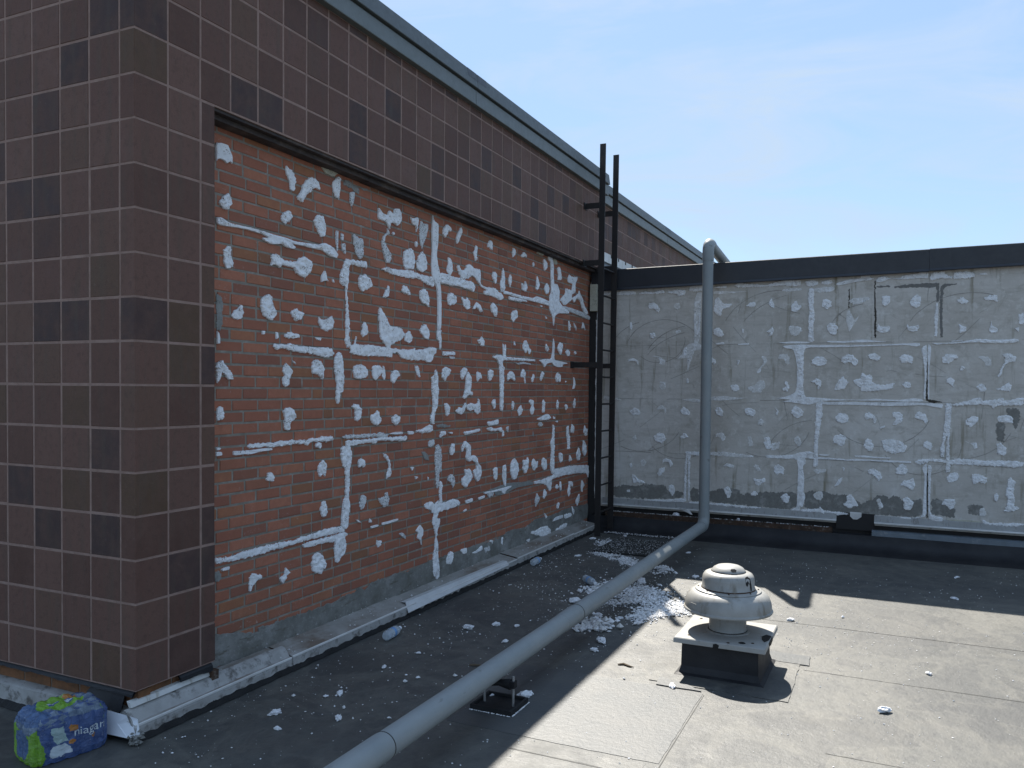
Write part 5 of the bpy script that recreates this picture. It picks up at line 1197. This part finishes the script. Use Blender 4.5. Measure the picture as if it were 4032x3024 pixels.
MB().tube([(5.90, PY, PZ)]+pe+[(PX, PY, PZ+.14)], PR+.0042, 32).obj('elbow', 'pvc', pipe, smooth=50)
MB().tube([(PX, PY, PZ+.13), (PX, PY-.005, 3.06)], PR, 32).obj('pipe_section', 'pvc', pipe, smooth=50)
pe = el((PX, PY-.005, 3.085), (PX, PY-.005, 3.20), (PX+.12, PY-.005, 3.185))
MB().tube([(PX, PY-.005, 3.0), (PX, PY-.005, 3.03)]+pe+[(PX+.16, PY-.005, 3.176)], PR+.0045, 32).obj('elbow', 'pvc', pipe, smooth=50)
MB().tube([(PX+.15, PY-.005, 3.178), (8.4, PY-.005, 2.99)], PR, 32).obj('pipe_section', 'pvc', pipe, smooth=50)

ps = thing('pipe_stand', (1.08, -1.345, 0), 'small black roller stand carrying the drain pipe in the shade', 'pipe stand')
b = MB(); x0, x1, y0, y1 = .975, 1.185, -1.462, -1.232
b.box(x0, x1, y0, y1, 0, .012)
for q in ((x0, x0+.012, y0, y1), (x1-.012, x1, y0, y1), (x0+.0122, x1-.0122, y0, y0+.012), (x0+.0122, x1-.0122, y1-.012, y1)): b.box(q[0], q[1], q[2], q[3], .0121, .028)
b.obj('base_plate', 'stand', ps)
for y in (-1.425, -1.262):
    MB().tube([(1.08, y, .012), (1.08, y, .165)], .0065, 10).obj('rod', 'rod', ps, smooth=50)
    MB().box(1.062, 1.098, y-.012, y+.012, .108, .142).obj('bracket', 'stand', ps)
MB().tube([(1.08, -1.412, .122), (1.08, -1.405, .122), (1.08, -1.344, .122), (1.08, -1.282, .122), (1.08, -1.275, .122)], [.027, .027, .016, .027, .027], 18).obj('roller', 'stand', ps, smooth=50)

# ------------------------------------------------------------------ ribbed mat at the ladder foot
mat = thing('ribbed_mat', (5.5, -.7, 0), 'black ribbed walkway mat strewn with crumbs at the ladder foot', 'mat')
MB().box(5.09, 5.93, -1.0, -.42, -.01, .008).obj('backing', 'stand', mat)
b = MB()
for k in range(34): b.box(5.1, 5.92, -.99+k*.0166, -.99+k*.0166+.0085, .0079, .015)
o = b.obj('rib', 'seam', mat); o['kind'] = 'stuff'

# ------------------------------------------------------------------ bottles
def bottle(p0, p1, label, ln=.205):
    p0 = Vector((*p0, .033)); p1 = Vector((*p1, .033)); d = (p1-p0).normalized()
    t = thing('water_bottle', (p0.x, p0.y, 0), label, 'bottle', 'empty water bottles on the roof')
    pr = [(0, .012), (.002, .026), (.012, .0315), (.04, .0315), (.045, .030), (.05, .0315), (.10, .0318), (.105, .030), (.11, .0315), (.14, .031), (.16, .025), (.178, .0125), (.19, .0118)]
    MB().tube([p0+d*s*ln/.205 for s, r in pr], [r for s, r in pr], 20).obj('bottle_body', 'bottle', t, smooth=60)
    MB().tube([p0+d*s for s in (.076, .078, .104, .106)], [.0316, .0324, .0324, .0316], 20, caps=False).obj('paper_label', 'label_blue', t, smooth=60)
    MB().tube([p0+d*s for s in (.186, .188, .200, .202)], [.0125, .0142, .0142, .013], 14).obj('bottle_cap', 'cap_white', t, smooth=40)
bottle((1.716, -.223), (1.931, -.201), 'crumpled clear water bottle nearest the tiled corner, beside the base flashing')
bottle((4.193, -.165), (4.442, -.155), 'clear water bottle by the flashing farther back, towards the ladder')
bottle((3.841, -.803), (3.649, -.996), 'clear water bottle with blue band lying in white crumbs left of the pipe')

# ------------------------------------------------------------------ shrink-wrapped pack of water
pk = thing('water_bottle_pack', (-.24, .17, 0), 'blue and green shrink-wrapped pack of water bottles below the tiled corner', 'bottle pack')
PLn, PW, PHt = .32, .225, .205; ang = R(-13); ca, sa = math.cos(ang), math.sin(ang)
def pk_w(u, v, z): x, y = -.245+u*ca-v*sa, .175+u*sa+v*ca; return (x, y, z)
def lump(u, v, z):
    nx, ny = 5, 4
    e = .0085*(abs(math.sin(math.pi*(u/PLn+.5)*nx))*abs(v*2/PW)**4+abs(math.sin(math.pi*(v/PW+.5)*ny))*abs(u*2/PLn)**4)
    k = 1-.09*max(0, (z-.16)/.05)-.05*max(0, (.03-z)/.03)
    nn = .009*noise.noise(Vector((u*22, v*22, z*22)))+.005*noise.noise(Vector((u*60, v*60, z*60)))
    dz = .012*abs(math.sin(math.pi*(u/PLn+.5)*nx)*math.sin(math.pi*(v/PW+.5)*ny)) if z > .19 else 0
    aa, bb_ = abs(u*2/PLn), abs(v*2/PW); rf = max(aa, bb_)/max(1e-6, (aa**5+bb_**5)**.2) if max(aa, bb_) > 0 else 1
    s_ = ((1+e*6)*k+nn*1.5)*(1-(1-rf)*min(1, max(aa, bb_)*1.2))
    return pk_w(u*s_, v*s_, max(.002, z+dz+nn*.8-.008*(abs(u*2/PLn)**3)*(z > .19)))
SLOT = ['film_blue', 'film_green', 'film_lblue', 'film_haze', 'film_orange', 'film_white', 'film_teal', 'ink']
def film(side, s, t):
    """Print on the film: s, t run 0..1 over the face seen with its foot down."""
    s += .035*noise.noise(Vector((s*5, t*5, len(side))))+.012*noise.noise(Vector((s*17, t*17, 2.)))
    t += .045*noise.noise(Vector((s*5, t*5, 9.+len(side))))+.012*noise.noise(Vector((s*17, t*17, 5.)))
    if side == 'end':      # left end: green with a big pale blue oval
        if ((s-.50)/.27)**2+((t-.40)/.30)**2 < 1: return 2
        if t > .70+.08*math.sin(s*7): return 3 if t < .84 else 2
        if s < .05 and t < .2: return 3
        return 1
    if side == 'front':    # long side with the maker's name
        if s < .10+.05*math.sin(t*6) and t < .68: return 1
        if t > .80 and s < .45: return 3 if math.sin(s*40)+math.sin(t*50) > 0 else 0
        if abs(s-.36-.06*math.sin(t*7)) < .085 and .42 < t < .74: return 6
        if abs(s-.34+.1*(t-.2)) < .10+.04*math.sin(t*9) and .12 < t < .40: return 5
        if abs(s-.52) < .055 and .60 < t < .72: return 4
        if ((s-.50)/.045)**2+((t-.36)/.06)**2 < 1 or ((s-.76)/.04)**2+((t-.38)/.05)**2 < 1: return 4
        if s > .93 and t > .62: return 1
        if t > .86: return 3
        return 0
    if side == 'top':
        q = ((s-.5)/.34)**2+((t-.62)/.36)**2
        if abs(s-.72) < .10 and abs(t-.80) < .10: return 4
        if abs(s-.42) < .07 and abs(t-.62) < .06: return 5 if abs(t-.62) < .025 else 0
        if abs(s-.62) < .05 and abs(t-.60) < .06: return 5 if abs(t-.60) < .022 else 0
        if q < 1: return 1
        if s < .22: return 2
        return 3 if math.sin(s*30)*math.sin(t*26) > -.2 else 0
    return 0
b = MB(); NU, NV, NZ = 90, 64, 60
def grid(f, na, nb, side):
    k = len(b.v)
    for i in range(na+1):
        for j in range(nb+1): b.v.append(f(i/na, j/nb))
    for i in range(na):
        for j in range(nb): b.face([k+i*(nb+1)+j, k+(i+1)*(nb+1)+j, k+(i+1)*(nb+1)+j+1, k+i*(nb+1)+j+1], film(side, (i+.5)/na, (j+.5)/nb))
grid(lambda s, t: lump((s-.5)*PLn, -PW/2, t*PHt), NU, NZ, 'front')
grid(lambda s, t: lump((.5-s)*PLn, PW/2, t*PHt), NU, NZ, 'back')
grid(lambda s, t: lump(-PLn/2, (.5-s)*PW, t*PHt), NV, NZ, 'end')
grid(lambda s, t: lump(PLn/2, (s-.5)*PW, t*PHt), NV, NZ, 'far')
grid(lambda s, t: lump((s-.5)*PLn, (t-.5)*PW, PHt), NU, NV, 'top')
me = b.mesh('film_wrap', SLOT, True); bm = bmesh.new(); bm.from_mesh(me); bmesh.ops.remove_doubles(bm, verts=bm.verts, dist=.0004); bm.to_mesh(me); bm.free()
link('film_wrap', me, pk)
def lettering(txt, size, s0, t0, mat, slope=0.):
    cu = bpy.data.curves.new('lettering', 'FONT'); cu.body = txt; cu.size = size; cu.extrude = 0; cu.resolution_u = 3
    to = bpy.data.objects.new('tmp', cu); col.objects.link(to); bpy.context.view_layer.update()
    me = bpy.data.meshes.new_from_object(to.evaluated_get(bpy.context.evaluated_depsgraph_get())); bpy.data.objects.remove(to)
    bm = bmesh.new(); bm.from_mesh(me); bmesh.ops.triangulate(bm, faces=bm.faces)
    bmesh.ops.subdivide_edges(bm, edges=[e for e in bm.edges if e.calc_length() > .008], cuts=2)
    for v in bm.verts:
        u = (s0-.5)*PLn+v.co.x; z = t0*PHt+v.co.y+slope*v.co.x
        p = Vector(lump(u, -PW/2, z)); nrm = Vector((sa, -ca, 0)); v.co = p+nrm*.0032
    bm.to_mesh(me); bm.free(); me.materials.clear(); me.materials.append(MT[mat]); return link('lettering', me, pk)
lettering('niagara', .055, .50, .46, 'film_white')
lettering('BOTTLED WATER', .013, .56, .36, 'film_lblue')
for i in range(3):
    pass
# ------------------------------------------------------------------ debris: single chunks
ico = bmesh.new(); bmesh.ops.create_icosphere(ico, subdivisions=3, radius=1); IV = [v.co.copy() for v in ico.verts]; IFc = [[v.index for v in f.verts] for f in ico.faces]; ico.free()
def chunk(x, y, size, label, el_=1., zz=.0, flat=.55):
    b = MB(); sd = rng.uniform(0, 99); rot = rng.uniform(0, 6.28); cr, sr = math.cos(rot), math.sin(rot)
    asp = rng.uniform(.6, .85)/el_
    for v in IV:
        q = v*1.5+Vector((sd, 0, 0)); r = 1+.46*noise.noise(q)+.34*noise.noise(q*2.3)+.24*noise.noise(q*5)
        p = v*r; px_, py_, pz_ = p.x*size*.5, p.y*size*.5*asp, p.z*size*.5*flat
        b.v.append((px_*cr-py_*sr, px_*sr+py_*cr, pz_))
    mz = min(p[2] for p in b.v)*.7
    b.v = [(p[0], p[1], max(p[2]-mz, 0)) for p in b.v]; b.f = [list(f) for f in IFc]; b.mi = [0]*len(b.f)
    o = b.obj('adhesive_chunk', 'chunk'); o.location = (x, y, .001+zz)
    return tag(o, label, 'debris', 'loose adhesive chunks on the roof')
CH = [
(.487,-.399,.060,'jagged white adhesive chunk by itself nearest the tiled corner',1),
(.352,-.531,.042,'smaller white chunk just in front of the jagged chunk near the tiled corner',1.3),
(.574,-.718,.056,'flat ragged white chunk left of the pipe, nearest the pipe of the front three',1.2),
(.844,-.524,.053,'oblong white chunk midway between pipe and flashing, nearest the corner',1.3),
(1.297,-.495,.054,'thin star-edged white flake between flashing and pipe, ahead of the first bottle',1.6),
(2.201,-.564,.068,'rounded white chunk nearest the brick wall of the middle three',1.1),
(2.348,-.705,.060,'peaked white chunk, middle of the three abreast left of the pipe',1.2),
(2.391,-.838,.040,'small white chunk nearest the pipe of the three abreast left of it',1.1),
(2.045,-.917,.043,'lone white lump close under the left side of the pipe',1.2),
(3.173,-.968,.088,'fist-sized white lump touching the view of the pipe below the blue-banded bottle',1.1),
(3.402,-.852,.048,'small white flake left of the blue-banded bottle',1.6),
(3.491,-.887,.088,'long thin white strip of adhesive in front of the blue-banded bottle',2.6),
(2.896,-1.251,.060,'pyramid-like white chunk right of the pipe above the lumpy heap',1.),
(2.888,-1.411,.050,'knobbly white chunk between the lumpy heap and the crumb pile',1.1),
(2.325,-1.472,.084,'big wedge-shaped white chunk near the shadow edge',1.3),
(2.138,-1.487,.053,'small three-pointed white chunk in front of the wedge-shaped one',1.2),
(2.824,-1.568,.086,'long white strip at the front edge of the crumb pile by the shadow line',2.4),
(1.256,-1.412,.082,'largest flat white slab lying right behind the pipe stand',1.1),
(1.171,-1.262,.042,'white scrap resting against the back of the pipe stand',1.4),
(4.411,-1.613,.058,'white chunk in the shade just behind the exhaust fan',1.2),
(3.983,-1.409,.047,'white chunk alone in the shade left of the exhaust fan dome',1.2),
(3.398,-2.511,.052,'white lump in the sun just right of the exhaust fan',1.3),
(1.741,-2.079,.072,'white roll-shaped chunk in the sun at the front left of the fan curb',2.),
(4.032,-1.239,.105,'broad white sheet of adhesive at the top of the crumb pile',1.2),
(2.605,-3.359,.042,'small ragged white chunk in the sun at far right',1.2),
(1.878,-3.136,.070,'large oval white chunk alone in the sun in the right foreground',1.4),
(5.490,-3.673,.068,'thin white flake in the shade nearest the right wall',2.),
(4.639,-3.606,.066,'white flake in the shade close to the shadow edge at far right',1.6),
(5.743,-.198,.075,'upright white sliver at the foot of the ladder',2.2),
(4.809,-.378,.070,'slim white flake between the far bottle and the ribbed mat',2.2),
(5.464,-1.306,.066,'thin pointed white flake right of the ribbed mat, under the pipe',2.),
(6.071,-.459,.050,'white lump against the black upstand behind the ribbed mat',1.3),
(3.179,-1.529,.078,'round white lump sitting in the crumb pile in the shade',1.2),
]
for x, y, s_, lab, e_ in CH: chunk(x, y, s_, lab, e_, flat=.26 if e_ > 1.5 else .42)
for y, s_, lab in ((-.93, .075, 'white chunk on the rusty ledge left of the upright pipe'), (-1.62, .055, 'white chunk on the rusty ledge right of the upright pipe')):
    chunk(XC-.03, y, s_, lab, 1.3, zz=.211)

# crumbs: countless small bits
OCT = [(1,0,0),(-1,0,0),(0,1,0),(0,-1,0),(0,0,1),(0,0,-1)]; OCF = [(0,2,4),(2,1,4),(1,3,4),(3,0,4),(2,0,5),(1,2,5),(3,1,5),(0,3,5)]
def crumb(b, x, y, z, r):
    k = len(b.v); t = rng.uniform(0, 6.28); c_, s_ = math.cos(t)*r, math.sin(t)*r; fz = rng.uniform(.4, .9)
    for vx, vy, vz in OCT:
        j = rng.uniform(.6, 1.25); b.v.append((x+(vx*c_-vy*s_)*j, y+(vx*s_+vy*c_)*j, z+vz*r*fz*j))
    for f in OCF: b.face([k+i for i in f])
def pile(name, s, cnt, r0, r1, label, hgt=.02, parent=None):
    P = parse(s); xs = [p[0] for p in P]; ys = [p[1] for p in P]; b = MB(); n_ = 0; cx_, cy_ = sum(xs)/len(xs), sum(ys)/len(ys)
    while n_ < cnt:
        x, y = rng.uniform(min(xs)-.05, max(xs)+.05), rng.uniform(min(ys)-.05, max(ys)+.05)
        x2, y2 = x+rng.gauss(0, .035), y+rng.gauss(0, .035)
        if not inside(P, x, y): continue
        if noise.noise(Vector((x2*7, y2*7, 3))) < -.28 and rng.random() < .8: continue
        r = r0+(r1-r0)*rng.random()**2.6
        crumb(b, x2, y2, r*.45+hgt*rng.random()**2*max(0, noise.noise(Vector((x2*3.5, y2*3.5, 0)))+.25), r); n_ += 1
    o = b.obj(name, 'crumb'); tag(o, label, 'debris', None, 'stuff'); return o
pile('crumb_pile', '3324,-1198 3540,-1187 3755,-1212 3988,-1252 3782,-1464 3651,-1529 3548,-1635 3539,-1737 3371,-1810 3225,-1850 3132,-1772 3173,-1695 2950,-1620 2878,-1528 3022,-1451 3191,-1456 3310,-1520 3382,-1428 3266,-1319 3215,-1220', 5200, .003, .016, 'wide pile of white adhesive crumbs between pipe and exhaust fan', .03)
pile('crumb_pile', '3567,-915 3856,-925 3990,-1020 3900,-1150 3640,-1190 3578,-1067 3416,-1008', 1300, .003, .016, 'white crumb pile around the blue-banded bottle left of the pipe', .025)
pile('crumb_trail', '5103,-445 4996,-729 4932,-888 4761,-1010 4559,-965 4768,-847 4933,-609 4993,-483', 1500, .003, .011, 'strip of white crumbs along the front of the ribbed mat', .015)
pile('crumb_pile', '4585,-1182 4704,-1244 4514,-1369 4446,-1237', 260, .005, .024, 'small white crumb heap right of the pipe near the ribbed mat', .03)
pile('crumb_heap', '2647,-1175 2747,-1247 2742,-1337 2709,-1395 2600,-1418 2487,-1242', 330, .006, .034, 'lumpy heap of white chunks right of the pipe in the shade', .05)
pile('crumb_trail', '5583,-296 5900,-359 5407,-560 5200,-488', 420, .003, .013, 'white crumbs scattered at the ladder side corner of the ribbed mat', .01)
b = MB()
for i in range(900): crumb(b, rng.uniform(5.1, 5.92), rng.uniform(-1, -.42), .0165, rng.uniform(.0015, .005))
for i in range(420): crumb(b, 6.14+rng.gauss(0, .03), rng.uniform(-1.2, -.2), .02, rng.uniform(.002, .007))
for i in range(4200):     # loose over the whole deck
    x, y = rng.uniform(-1.0, 6.1), rng.uniform(-4.8, -.08)
    if noise.noise(Vector((x*1.1, y*1.1, 7))) < rng.uniform(-.5, .35): continue
    crumb(b, x, y, .003, .0014+.0045*rng.random()**3)
for i in range(1700):     # more of it under the wall
    x, y = rng.uniform(-.1, 5.2), -.09-abs(rng.gauss(0, .55))
    if y < -2 or noise.noise(Vector((x*2.2, y*2.2, 17))) < rng.uniform(-.4, .5): continue
    crumb(b, x, y, .004, .0015+.0075*rng.random()**4)
for i in range(1500):
    x, y = 3.45+rng.gauss(0, .55), -1.35+rng.gauss(0, .4); crumb(b, x, y, .004, .0015+.007*rng.random()**3)
for i in range(700):
    x, y = 3.2+rng.gauss(0, .5), -2.7+rng.gauss(0, .45); crumb(b, x, y, .004, .0012+.004*rng.random()**3)
for x, y, s_ in ((.708,-.320,.029),(.782,-.480,.027),(1.153,-.731,.032),(.694,-.928,.024),(.701,-.657,.022),(1.599,-.541,.033),(1.234,-.763,.026),(1.239,-.677,.023),(1.351,-.931,.027),(1.744,-1.802,.023),(4.252,-.374,.03),(3.655,-2.842,.03),(4.024,-.879,.03),(4.235,-.862,.026)):
    for q in range(3): crumb(b, x+rng.uniform(-.006, .006), y+rng.uniform(-.006, .006), s_*.25, s_*rng.uniform(.3, .5))
for i in range(120): # along the stand's foot
    t_ = rng.random(); crumb(b, *((.975+t_*.21, -1.468) if rng.random() < .5 else (.968, -1.462+t_*.23)), .005, rng.uniform(.002, .007))
o = b.obj('adhesive_crumbs', 'crumb'); tag(o, 'countless tiny white crumbs strewn over the roof', 'debris', None, 'stuff')
# caught on ledges of the flashings
b = MB()
for i in range(420):
    x = rng.uniform(.55, 6.2); y = rng.uniform(-.03, .11)
    if noise.noise(Vector((x*3, 4, 0))) > rng.uniform(-.5, .5): crumb(b, x, y, .088+(y+.03)*.3+.004, .002+.008*rng.random()**3)
for i in range(520):
    y = -.15-2.4*rng.random()**1.2; crumb(b, XC-.03+rng.uniform(-.015, .02), y, .214, .002+.009*rng.random()**3)
o = b.obj('ledge_crumbs', 'crumb'); tag(o, 'white crumbs caught on the metal ledges along both walls', 'debris', None, 'stuff')
b = MB()
for i in range(46): 
    z = .05*rng.random()**2; crumb(b, -.062+rng.gauss(0, .018), -.062+rng.gauss(0, .018), .006+z, rng.uniform(.006, .016))
b.obj('mortar_crust', 'parge', build)
# dry twigs
def twig(pts, label):
    b = MB(); b.tube([(x, y, .006) for x, y in pts], [.004, .008, .006, .002][:len(pts)], 6); tag(b.obj('dry_twig', 'leaf'), label, 'twig')
twig([(1.95, -1.70), (1.97, -1.73), (1.95, -1.77), (1.945, -1.80)], 'curled dry brown leaf scrap in the sun near the shadow edge')
twig([(1.55, -.92), (1.56, -.95), (1.57, -.985), (1.575, -1.0)], 'dry brown stick beside the pipe in the shade')
